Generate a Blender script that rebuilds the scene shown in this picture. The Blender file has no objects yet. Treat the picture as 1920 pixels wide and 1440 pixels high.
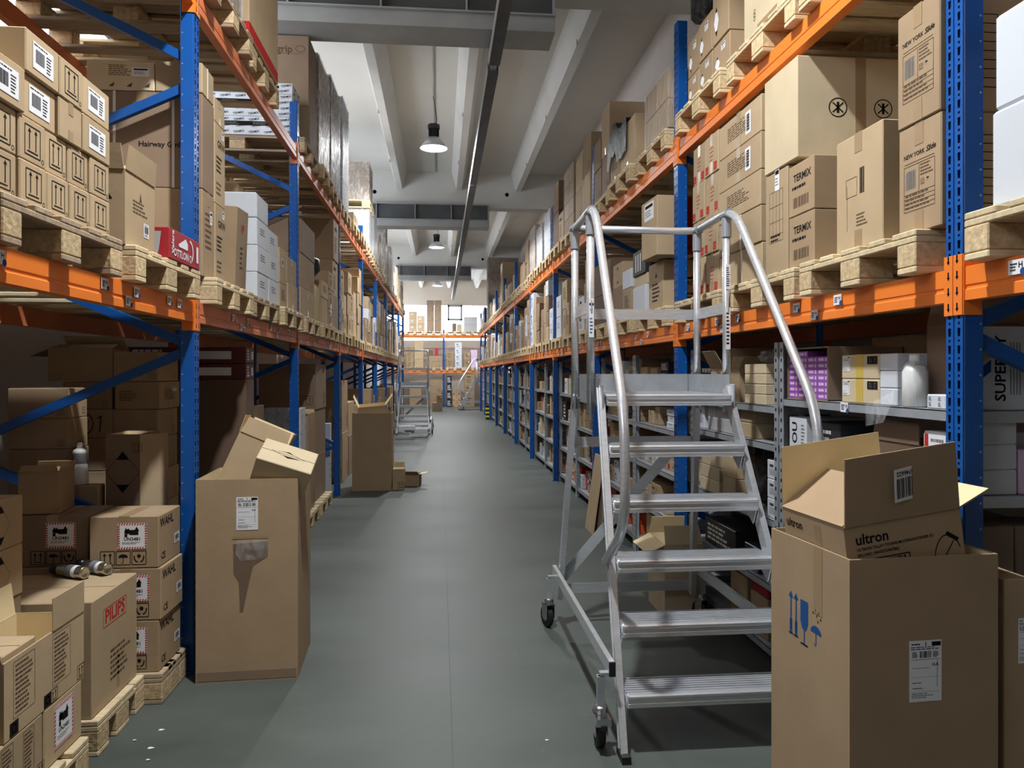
import bpy, bmesh, math, random
LAMP_W = 205
EXPO = 0.0
DAY_E = 6.0
import bpy, bmesh, math, random
from mathutils import Vector, Matrix, Euler
SC = bpy.context.scene
COL = SC.collection
R = math.radians
# ------------------------------------------------------------------ camera model (1920x1440 frame)
F, CX, HY, H = 1400.0, 960.0, 699.0, 1.547
PSI = math.atan(135 / 1400)
SP, CP = math.sin(PSI), math.cos(PSI)
def kx(px): return math.tan(PSI + math.atan((px - CX) / F))
def YX(px, X): return X / kx(px)                     # Y where the line of sight at px meets the plane X
def ZXY(py, X, Y): return H + (HY - py) * (Y * CP + X * SP) / F
def ground(px, py, Z=0.0):
    zc = (H - Z) * F / (py - HY); k = kx(px); Y = zc / (CP + k * SP); return (k * Y, Y)
def atY(px, py, Y):
    X = Y * kx(px); return (X, ZXY(py, X, Y))
cd = bpy.data.cameras.new('camera'); cam = bpy.data.objects.new('camera', cd); COL.objects.link(cam)
cam.location = (0, 0, H); cam.rotation_euler = (R(90), 0, -PSI)
cd.sensor_width = 36; cd.lens = F / 1920 * 36; cd.shift_y = -(720 - HY) / 1920; cd.clip_start = .05; cd.clip_end = 120
SC.camera = cam
# ------------------------------------------------------------------ materials
def lin(c):
    out = []
    for v in c:
        v = v / 255.0
        out.append(v / 12.92 if v <= .04045 else ((v + .055) / 1.055) ** 2.4)
    return tuple(out) + (1,)
MATS = {}
def mat(name, col, rough=.6, metal=0., var=.0, noise=0., nscale=8., bump=0., bscale=60., spec=.5, stretch=None, col2=None, thr=None):
    m = bpy.data.materials.new(name); m.use_nodes = True
    nt = m.node_tree; N, L = nt.nodes, nt.links
    b = N['Principled BSDF']; b.inputs['Roughness'].default_value = rough; b.inputs['Metallic'].default_value = metal
    b.inputs['Specular IOR Level'].default_value = spec
    c = lin(col); b.inputs['Base Color'].default_value = c
    src = None
    if noise or var or bump or col2:
        tc = N.new('ShaderNodeTexCoord'); vec = tc.outputs['Object']
        if stretch:
            mp = N.new('ShaderNodeMapping'); mp.inputs['Scale'].default_value = stretch; L.new(vec, mp.inputs['Vector']); vec = mp.outputs['Vector']
        if noise or col2:
            nz = N.new('ShaderNodeTexNoise'); nz.inputs['Scale'].default_value = nscale; nz.inputs['Detail'].default_value = 5
            L.new(vec, nz.inputs['Vector'])
            rp = N.new('ShaderNodeValToRGB'); e = rp.color_ramp.elements
            e[0].position, e[1].position = thr or (.3, .7)
            if col2: e[0].color, e[1].color = c, lin(col2)
            else:
                e[0].color = tuple(v * (1 - noise) for v in c[:3]) + (1,); e[1].color = tuple(min(1, v * (1 + noise)) for v in c[:3]) + (1,)
            L.new(nz.outputs['Fac'], rp.inputs['Fac']); src = rp.outputs['Color']
        if var:
            oi = N.new('ShaderNodeObjectInfo'); mr = N.new('ShaderNodeMapRange')
            mr.inputs['To Min'].default_value = 1 - var; mr.inputs['To Max'].default_value = 1 + var * .6
            L.new(oi.outputs['Random'], mr.inputs['Value'])
            hs = N.new('ShaderNodeHueSaturation'); L.new(mr.outputs['Result'], hs.inputs['Value'])
            if src: L.new(src, hs.inputs['Color'])
            else: hs.inputs['Color'].default_value = c
            src = hs.outputs['Color']
        if src: L.new(src, b.inputs['Base Color'])
        if bump:
            nb = N.new('ShaderNodeTexNoise'); nb.inputs['Scale'].default_value = bscale; nb.inputs['Detail'].default_value = 3
            L.new(vec, nb.inputs['Vector'])
            bp = N.new('ShaderNodeBump'); bp.inputs['Strength'].default_value = bump; bp.inputs['Distance'].default_value = .01
            L.new(nb.outputs['Fac'], bp.inputs['Height']); L.new(bp.outputs['Normal'], b.inputs['Normal'])
    MATS[name] = m
    return m
def emis(name, col, s):
    m = bpy.data.materials.new(name); m.use_nodes = True
    b = m.node_tree.nodes['Principled BSDF']; b.inputs['Base Color'].default_value = lin(col)
    b.inputs['Emission Color'].default_value = lin(col); b.inputs['Emission Strength'].default_value = s
    MATS[name] = m; return m
def film(name, col, alpha, rough=.15):
    m = bpy.data.materials.new(name); m.use_nodes = True
    nt = m.node_tree; N, L = nt.nodes, nt.links; b = N['Principled BSDF']
    b.inputs['Base Color'].default_value = lin(col); b.inputs['Roughness'].default_value = rough
    tc = N.new('ShaderNodeTexCoord'); mp = N.new('ShaderNodeMapping'); mp.inputs['Scale'].default_value = (3, 3, 1.2); mp.inputs['Rotation'].default_value = (.5, .4, .3)
    nz = N.new('ShaderNodeTexNoise'); nz.inputs['Scale'].default_value = 7; nz.inputs['Detail'].default_value = 4; nz.inputs['Distortion'].default_value = 1.2
    L.new(tc.outputs['Object'], mp.inputs['Vector']); L.new(mp.outputs['Vector'], nz.inputs['Vector'])
    mr = N.new('ShaderNodeMapRange'); mr.inputs['From Min'].default_value = .4; mr.inputs['From Max'].default_value = .68
    mr.inputs['To Min'].default_value = alpha * .5; mr.inputs['To Max'].default_value = min(1, alpha * 2)
    L.new(nz.outputs['Fac'], mr.inputs['Value']); L.new(mr.outputs['Result'], b.inputs['Alpha'])
    bp = N.new('ShaderNodeBump'); bp.inputs['Strength'].default_value = .8; bp.inputs['Distance'].default_value = .02
    L.new(nz.outputs['Fac'], bp.inputs['Height']); L.new(bp.outputs['Normal'], b.inputs['Normal'])
    MATS[name] = m; return m
CB = dict(rough=.8, var=.13, noise=.06, nscale=5, bump=.08, bscale=25, spec=.25)
mat('card', (182, 160, 128), **CB)
mat('card_kraft', (165, 142, 113), **CB)
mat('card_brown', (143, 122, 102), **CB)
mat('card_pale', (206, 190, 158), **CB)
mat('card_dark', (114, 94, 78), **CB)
mat('card_inside', (232, 212, 168), rough=.85, noise=.04, nscale=6, spec=.2)
mat('white_card', (208, 214, 221), rough=.6, noise=.03, nscale=4, var=.04, spec=.3)
mat('grey_card', (176, 176, 178), rough=.65, noise=.04, nscale=4, var=.08)
mat('black_card', (34, 35, 40), rough=.5, var=.2)
mat('navy_card', (30, 28, 70), rough=.35)
mat('blue_card', (50, 80, 170), rough=.4)
mat('purple_card', (150, 88, 176), rough=.45, noise=.25, nscale=30)
mat('pink_ink', (224, 196, 226), rough=.6)
mat('red_card', (168, 34, 44), rough=.5, var=.1)
mat('orange_box', (206, 84, 36), rough=.55, noise=.15, nscale=14)
mat('teal_plastic', (150, 205, 195), rough=.3)
mat('yellow_plastic', (222, 206, 60), rough=.5)
mat('maroon_card', (92, 44, 44), rough=.5, noise=.2, nscale=16)
mat('tape', (160, 136, 104), rough=.3, spec=.5)
mat('tape_clear', (196, 168, 120), rough=.22, spec=.6)
mat('tape_yellow', (206, 176, 80), rough=.3)
mat('paper', (232, 234, 238), rough=.6, spec=.3)
mat('ink', (30, 27, 26), rough=.8, spec=.1)
mat('ink_soft', (96, 78, 62), rough=.8, spec=.1)
mat('ink_grey', (120, 122, 126), rough=.8, spec=.1)
mat('ink_red', (186, 48, 44), rough=.8, spec=.1)
mat('ink_blue', (38, 82, 140), rough=.8, spec=.1)
mat('strap', (228, 226, 218), rough=.4)
mat('wood', (216, 198, 162), rough=.8, var=.2, noise=.16, nscale=3.5, stretch=(2, 14, 14), bump=.15, bscale=30, spec=.2)
mat('wood_old', (172, 154, 130), rough=.85, var=.2, noise=.2, nscale=3.5, stretch=(2, 14, 14), bump=.2, bscale=30, spec=.15)
mat('chipwood', (202, 180, 142), rough=.9, var=.15, noise=.25, nscale=45, bump=.3, bscale=60, spec=.15)
mat('blue_steel', (12, 82, 160), rough=.35, noise=.06, nscale=6, spec=.5)
mat('hole', (8, 14, 30), rough=.9, spec=.0)
mat('orange_steel', (238, 128, 44), rough=.5, noise=.05, nscale=5, spec=.5)
mat('dull_orange_steel', (212, 122, 78), rough=.5, noise=.07, nscale=5, spec=.5)  # duller, redder orange for rear beams and later left front beams
mat('zinc', (178, 184, 190), rough=.4, metal=.45, noise=.12, nscale=10)
mat('zinc_dark', (104, 110, 114), rough=.42, metal=.7, noise=.12, nscale=10)
mat('alu', (222, 226, 231), rough=.28, metal=.65, noise=.08, nscale=14, stretch=(1, 1, 6))
mat('alu_fitting', (158, 162, 170), rough=.45, metal=.4)
mat('rubber', (24, 24, 25), rough=.6)
mat('chrome', (205, 208, 212), rough=.18, metal=1.)
mat('plastic_white', (226, 228, 226), rough=.35)
mat('plastic_black', (22, 22, 24), rough=.3)
mat('tin', (190, 186, 170), rough=.22, metal=.95)
mat('lamp_black', (28, 30, 33), rough=.4)
mat('reflector', (196, 200, 204), rough=.35, metal=.4)
mat('ceil_paint', (212, 210, 204), rough=.85, noise=.03, nscale=1.2, spec=.2, bump=.05, bscale=12)
mat('ceil_beam', (214, 213, 208), rough=.85, noise=.04, nscale=2, spec=.2)
mat('back_dim', (120, 116, 112), rough=.9)  # unseen back wall, darkened to send less light onto the near faces
mat('wall_paint', (214, 206, 200), rough=.9, noise=.05, nscale=1.6, spec=.2, bump=.25, bscale=14)
mat('end_paint', (204, 196, 184), rough=.9, noise=.03, nscale=1, spec=.2)
mat('dark_steel', (80, 82, 84), rough=.6, metal=0., noise=.22, nscale=3)
mat('light_steel', (170, 172, 172), rough=.5, metal=.2, noise=.1, nscale=3)
mat('frame_grey', (150, 152, 155), rough=.5)
mat('step_tape', (176, 168, 156), rough=.5)
mat('seam', (72, 78, 74), rough=.6)
emis('lens', (236, 244, 255), 9)
emis('daylight', (236, 244, 255), DAY_E)
film('wrap', (236, 238, 240), .3, .28)
film('wrap_light', (236, 238, 240), .12, .28)
film('black_wrap', (20, 22, 28), .9, .5)
film('clear_bag', (226, 230, 234), .16, .08)
# floor: grey-green sealed screed with scuffs
fm = mat('floor_screed', (101, 107, 104), rough=.5, spec=.35)
nt = fm.node_tree; N, L = nt.nodes, nt.links; b = N['Principled BSDF']
tc = N.new('ShaderNodeTexCoord')
n1 = N.new('ShaderNodeTexNoise'); n1.inputs['Scale'].default_value = .9; n1.inputs['Detail'].default_value = 8; n1.inputs['Roughness'].default_value = .62
mp = N.new('ShaderNodeMapping'); mp.inputs['Scale'].default_value = (.7, 1.6, 1); L.new(tc.outputs['Object'], mp.inputs['Vector']); L.new(mp.outputs['Vector'], n1.inputs['Vector'])
r1 = N.new('ShaderNodeValToRGB'); r1.color_ramp.elements[0].position = .32; r1.color_ramp.elements[1].position = .7
r1.color_ramp.elements[0].color = lin((70, 76, 72)); r1.color_ramp.elements[1].color = lin((90, 97, 92)); L.new(n1.outputs['Fac'], r1.inputs['Fac'])
n2 = N.new('ShaderNodeTexNoise'); n2.inputs['Scale'].default_value = 16; n2.inputs['Detail'].default_value = 6; L.new(tc.outputs['Object'], n2.inputs['Vector'])
r2 = N.new('ShaderNodeValToRGB'); r2.color_ramp.elements[0].position = .7; r2.color_ramp.elements[1].position = .78
r2.color_ramp.elements[0].color = (0, 0, 0, 1); r2.color_ramp.elements[1].color = (.35, .35, .35, 1); L.new(n2.outputs['Fac'], r2.inputs['Fac'])
mx = N.new('ShaderNodeMixRGB'); mx.inputs['Color2'].default_value = lin((132, 137, 133)); L.new(r2.outputs['Color'], mx.inputs['Fac']); L.new(r1.outputs['Color'], mx.inputs['Color1'])
L.new(mx.outputs['Color'], b.inputs['Base Color'])
rr = N.new('ShaderNodeMapRange'); rr.inputs['To Min'].default_value = .38; rr.inputs['To Max'].default_value = .6; L.new(n1.outputs['Fac'], rr.inputs['Value']); L.new(rr.outputs['Result'], b.inputs['Roughness'])
bp = N.new('ShaderNodeBump'); bp.inputs['Strength'].default_value = .06; bp.inputs['Distance'].default_value = .01; L.new(n2.outputs['Fac'], bp.inputs['Height']); L.new(bp.outputs['Normal'], b.inputs['Normal'])
# ------------------------------------------------------------------ mesh builder
class MB:
    def __init__(s): s.v, s.f, s.m, s.mats, s.T = [], [], [], [], None
    def mi(s, name):
        if name not in s.mats: s.mats.append(name)
        return s.mats.index(name)
    def add(s, vs, fs, m):
        o = len(s.v); mi = s.mi(m)
        if s.T is not None: vs = [s.T @ Vector(p) for p in vs]
        s.v += [tuple(p) for p in vs]
        for f in fs: s.f.append([i + o for i in f]); s.m.append(mi)
    def box(s, x0, x1, y0, y1, z0, z1, m, T=None):
        vs = [(x0, y0, z0), (x1, y0, z0), (x1, y1, z0), (x0, y1, z0), (x0, y0, z1), (x1, y0, z1), (x1, y1, z1), (x0, y1, z1)]
        if T is not None: vs = [T @ Vector(p) for p in vs]
        s.add(vs, [(3, 2, 1, 0), (4, 5, 6, 7), (0, 1, 5, 4), (1, 2, 6, 5), (2, 3, 7, 6), (3, 0, 4, 7)], m)
    def cbox(s, x0, x1, y0, y1, z0, z1, c, m, T=None):       # box with chamfered edges
        c = min(c, (x1 - x0) * .3, (y1 - y0) * .3, (z1 - z0) * .3)
        X, Y, Z = (x0, x1), (y0, y1), (z0, z1); vs, ix = [], {}
        for i in (0, 1):
            for j in (0, 1):
                for k in (0, 1):
                    a, b_, d = X[i], Y[j], Z[k]; ca, cb, cc = (c if i == 0 else -c), (c if j == 0 else -c), (c if k == 0 else -c)
                    ix[i, j, k, 0] = len(vs); vs.append((a, b_ + cb, d + cc))
                    ix[i, j, k, 1] = len(vs); vs.append((a + ca, b_, d + cc))
                    ix[i, j, k, 2] = len(vs); vs.append((a + ca, b_ + cb, d))
        fs = []
        for i in (0, 1):
            q = [ix[i, 0, 0, 0], ix[i, 1, 0, 0], ix[i, 1, 1, 0], ix[i, 0, 1, 0]]; fs.append(q if i else q[::-1])
            q = [ix[0, i, 0, 1], ix[1, i, 0, 1], ix[1, i, 1, 1], ix[0, i, 1, 1]]; fs.append(q[::-1] if i else q)
            q = [ix[0, 0, i, 2], ix[1, 0, i, 2], ix[1, 1, i, 2], ix[0, 1, i, 2]]; fs.append(q if i else q[::-1])
        for i in (0, 1):
            for j in (0, 1):
                fs.append([ix[i, j, 0, 0], ix[i, j, 1, 0], ix[i, j, 1, 1], ix[i, j, 0, 1]])
                fs.append([ix[i, 0, j, 0], ix[i, 1, j, 0], ix[i, 1, j, 2], ix[i, 0, j, 2]])
                fs.append([ix[0, i, j, 1], ix[1, i, j, 1], ix[1, i, j, 2], ix[0, i, j, 2]])
                for k in (0, 1): fs.append([ix[i, j, k, 0], ix[i, j, k, 1], ix[i, j, k, 2]])
        if T is not None: vs = [T @ Vector(p) for p in vs]
        s.add(vs, fs, m)
    def bar(s, a, b, w, t, m, up=(0, 0, 1)):                  # rectangular bar from a to b: w sideways, t along up
        a, b = Vector(a), Vector(b); d = (b - a).normalized(); u = Vector(up)
        sx = d.cross(u)
        if sx.length < 1e-4: sx = Vector((1, 0, 0))
        sx.normalize(); u = sx.cross(d)
        vs = []
        for p in (a, b):
            for i, j in ((-1, -1), (1, -1), (1, 1), (-1, 1)): vs.append(p + sx * (i * w / 2) + u * (j * t / 2))
        s.add(vs, [(3, 2, 1, 0), (4, 5, 6, 7), (0, 1, 5, 4), (1, 2, 6, 5), (2, 3, 7, 6), (3, 0, 4, 7)], m)
    def tube(s, pts, r, m, seg=10, fil=0., caps=True):
        P = [Vector(p) for p in pts]
        if fil:
            Q = [P[0]]
            for i in range(1, len(P) - 1):
                a, c, b = P[i - 1], P[i], P[i + 1]; d1, d2 = (a - c), (b - c); f = min(fil, d1.length * .45, d2.length * .45)
                p0, p2 = c + d1.normalized() * f, c + d2.normalized() * f
                for t in (0, .2, .4, .6, .8, 1): Q.append(p0 * (1 - t) ** 2 + c * (2 * t * (1 - t)) + p2 * t * t)
            Q.append(P[-1]); P = Q
        rr = r if isinstance(r, (list, tuple)) else [r] * len(P)
        vs, fs = [], []; ref = None
        for i, p in enumerate(P):
            d = (P[min(i + 1, len(P) - 1)] - P[max(i - 1, 0)]).normalized()
            if ref is None:
                ref = d.cross(Vector((0, 0, 1)))
                if ref.length < .05: ref = d.cross(Vector((1, 0, 0)))
            ref = (ref - d * ref.dot(d)).normalized(); w = d.cross(ref)
            for k in range(seg):
                a = 2 * math.pi * k / seg; vs.append(p + ref * (rr[i] * math.cos(a)) + w * (rr[i] * math.sin(a)))
        n = len(P)
        for i in range(n - 1):
            for k in range(seg): fs.append((i * seg + k, i * seg + (k + 1) % seg, (i + 1) * seg + (k + 1) % seg, (i + 1) * seg + k))
        if caps: fs.append(tuple(range(seg))[::-1]); fs.append(tuple((n - 1) * seg + k for k in range(seg)))
        s.add(vs, fs, m)
    def lathe(s, prof, m, seg=20, T=None):                    # profile of (r, z)
        vs, fs = [], []
        for r, z in prof:
            for k in range(seg):
                a = 2 * math.pi * k / seg; vs.append(Vector((r * math.cos(a), r * math.sin(a), z)))
        for i in range(len(prof) - 1):
            for k in range(seg): fs.append((i * seg + k, i * seg + (k + 1) % seg, (i + 1) * seg + (k + 1) % seg, (i + 1) * seg + k))
        fs.append(tuple(range(seg))[::-1]); fs.append(tuple((len(prof) - 1) * seg + k for k in range(seg)))
        if T is not None: vs = [T @ p for p in vs]
        s.add(vs, fs, m)
    def sheet(s, pts, t, m):                                  # polygon given by its points, thickness t along its normal
        P = [Vector(p) for p in pts]; n = (P[1] - P[0]).cross(P[2] - P[0]).normalized() * t; k = len(P)
        vs = P + [p + n for p in P]
        s.add(vs, [tuple(range(k))[::-1], tuple(range(k, 2 * k))] + [(i, (i + 1) % k, k + (i + 1) % k, k + i) for i in range(k)], m)
    def data(s, name, smooth=False):
        me = bpy.data.meshes.new(name); me.from_pydata(s.v, [], s.f)
        for n in s.mats: me.materials.append(MATS[n])
        me.polygons.foreach_set('material_index', s.m)
        if smooth: me.polygons.foreach_set('use_smooth', [True] * len(s.f))
        me.update(); return me
    def build(s, name, parent=None, smooth=False):
        return place(name, s.data(name, smooth), parent)
def place(name, me, parent=None):
    o = bpy.data.objects.new(name, me); COL.objects.link(o)
    if parent is not None: o.parent = parent
    return o
LABELS = {}
def tag(o, label, cat, group=None):
    o['label'] = label; o['category'] = cat
    if group: o['group'] = group
    return o
def thing(name, label, cat, loc=(0, 0, 0), rot=0, group=None):
    o = bpy.data.objects.new(name, None); COL.objects.link(o); o.empty_display_size = .1; o.location = loc
    o.rotation_euler = rot if isinstance(rot, tuple) else (0, 0, rot)
    return tag(o, label, cat, group)
def struct(name, mb, parent=None, smooth=False):
    o = mb.build(name, parent, smooth); o['kind'] = 'structure'; return o
def dup(o, parent=None):
    c = o.copy(); COL.objects.link(c)
    if parent is not None: c.parent = parent
    for ch in list(o.children): dup(ch, c)
    return c
ORD = ['zeroth', 'first', 'second', 'third', 'fourth', 'fifth', 'sixth', 'seventh', 'eighth', 'ninth', 'tenth', 'eleventh', 'twelfth', 'thirteenth', 'fourteenth', 'fifteenth', 'sixteenth', 'seventeenth', 'eighteenth', 'nineteenth', 'twentieth']
# ------------------------------------------------------------------ 2-D print: shapes laid on a face
TXT = {}
def text2d(t):
    if t in TXT: return TXT[t]
    cu = bpy.data.curves.new('t', 'FONT'); cu.body = t; cu.size = 1.4; cu.align_x = 'CENTER'; cu.align_y = 'CENTER'; cu.resolution_u = 2; cu.offset = .03
    o = bpy.data.objects.new('t', cu); COL.objects.link(o)
    me = o.to_mesh(); vs = [(v.co.x, v.co.y) for v in me.vertices]; fs = [tuple(p.vertices) for p in me.polygons]
    o.to_mesh_clear(); bpy.data.objects.remove(o); bpy.data.curves.remove(cu)
    w = (max(v[0] for v in vs) - min(v[0] for v in vs)) if vs else 1
    TXT[t] = (vs, fs, w); return TXT[t]
class Face:                                                   # origin at the face centre, u right, v up
    def __init__(s, mb, o, u, v, w, h):
        s.mb, s.o, s.u, s.v, s.w, s.h = mb, Vector(o), Vector(u), Vector(v), w, h; s.n = s.u.cross(s.v); s.lift = .0007
    def put(s, pts, fs, m, dz=0): s.mb.add([s.o + s.u * p[0] + s.v * p[1] + s.n * (s.lift + dz) for p in pts], fs, m)
    def poly(s, pts, m='ink', dz=0): s.put(pts, [tuple(range(len(pts)))], m, dz)
    def rect(s, x, y, w, h, m='ink', dz=0): s.poly([(x - w / 2, y - h / 2), (x + w / 2, y - h / 2), (x + w / 2, y + h / 2), (x - w / 2, y + h / 2)], m, dz)
    def box(s, x, y, w, h, t=.003, m='ink'):
        s.rect(x, y - h / 2, w, t, m); s.rect(x, y + h / 2, w, t, m); s.rect(x - w / 2, y, t, h, m); s.rect(x + w / 2, y, t, h, m)
    def text(s, t, x, y, size, m='ink', rot=0, maxw=None, shear=0):
        vs, fs, w = text2d(t)
        if maxw and w * size > maxw: size = maxw / w
        c, sn = math.cos(rot), math.sin(rot)
        s.put([(x + size * (c * (a + shear * b) - sn * b), y + size * (sn * (a + shear * b) + c * b)) for a, b in vs], fs, m)
    def arrow(s, x, y, h, m='ink', w=None):
        w = w or h * .32
        s.poly([(x - w / 2, y + h / 2 - w * .7), (x + w / 2, y + h / 2 - w * .7), (x, y + h / 2)], m)
        s.rect(x, y - w * .3, w * .26, h - w * .6, m)
    def line(s, a, b, t=.003, m='ink'):
        a, b = Vector(a), Vector(b); d = (b - a); n = Vector((-d.y, d.x)).normalized() * t / 2
        s.poly([a + n, a - n, b - n, b + n], m)
    def arc(s, x, y, rx, ry, a0, a1, t=.003, m='ink', n=14):
        P = [(x + rx * math.cos(a0 + (a1 - a0) * i / n), y + ry * math.sin(a0 + (a1 - a0) * i / n)) for i in range(n + 1)]
        for p, q in zip(P, P[1:]): s.line(p, q, t, m)
    def bars(s, x, y, w, h, m='ink', seed=1, n=22):
        r = random.Random(seed); ws = [r.choice((1, 1, 2, 3)) for _ in range(n * 2)]; tot = sum(ws); cx = x - w / 2
        for i, q in enumerate(ws):
            q = q * w / tot
            if i % 2 == 0: s.rect(cx + q / 2, y, q, h, m)
            cx += q
    def lines(s, x, y, w, h, n, m='ink_soft', seed=1, fill=.45):
        r = random.Random(seed)
        for i in range(n):
            yy = y + h / 2 - h * (i + .5) / n; cx = x - w / 2; end = x - w / 2 + w * r.uniform(.65, 1)
            while cx < end:
                q = min(w * r.uniform(.06, .2), end - cx); s.rect(cx + q / 2, yy, q, h / n * fill, m); cx += q + w * .03
    def updown(s, x, y, sz, m='ink'):                         # the framed two-arrows mark
        s.box(x, y, sz, sz, sz * .05, m)
        for d in (-.2, .2): s.arrow(x + d * sz, y + .06 * sz, sz * .6, m, sz * .26)
        s.rect(x, y - .33 * sz, sz * .62, sz * .06, m)
    def brolly(s, x, y, sz, m='ink', frame=True):
        if frame: s.box(x, y, sz, sz, sz * .05, m)
        s.poly([(x + .34 * sz * math.cos(a * math.pi / 8), y + .02 * sz + .26 * sz * math.sin(a * math.pi / 8)) for a in range(9)], m)
        s.rect(x, y - .15 * sz, sz * .05, sz * .36, m); s.arc(x - .06 * sz, y - .33 * sz, .06 * sz, .07 * sz, math.pi, 2 * math.pi, .04 * sz, m, 6)
    def hands(s, x, y, sz, m='ink'):
        s.box(x, y, sz, sz, sz * .05, m)
        s.poly([(x + .14 * sz * math.cos(a), y + .12 * sz + .14 * sz * math.sin(a)) for a in [i * math.pi / 5 for i in range(10)]], m)
        for q in (-1, 1):
            s.arc(x + q * .08 * sz, y + .06 * sz, .26 * sz, .36 * sz, -math.pi / 2, (-math.pi / 2) + q * 1.8, .09 * sz, m, 8)
    def diamond(s, x, y, w, h, m='ink'):                      # limited-quantity mark: tips filled, sides drawn thin
        s.poly([(x - w * .2, y + h * .3), (x + w * .2, y + h * .3), (x, y + h / 2)], m); s.poly([(x - w * .2, y - h * .3), (x, y - h / 2), (x + w * .2, y - h * .3)], m)
        for q in (-1, 1): s.line((x + q * w * .2, y + h * .3), (x + q * w / 2, y), w * .012, m); s.line((x + q * w / 2, y), (x + q * w * .2, y - h * .3), w * .012, m)
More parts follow.
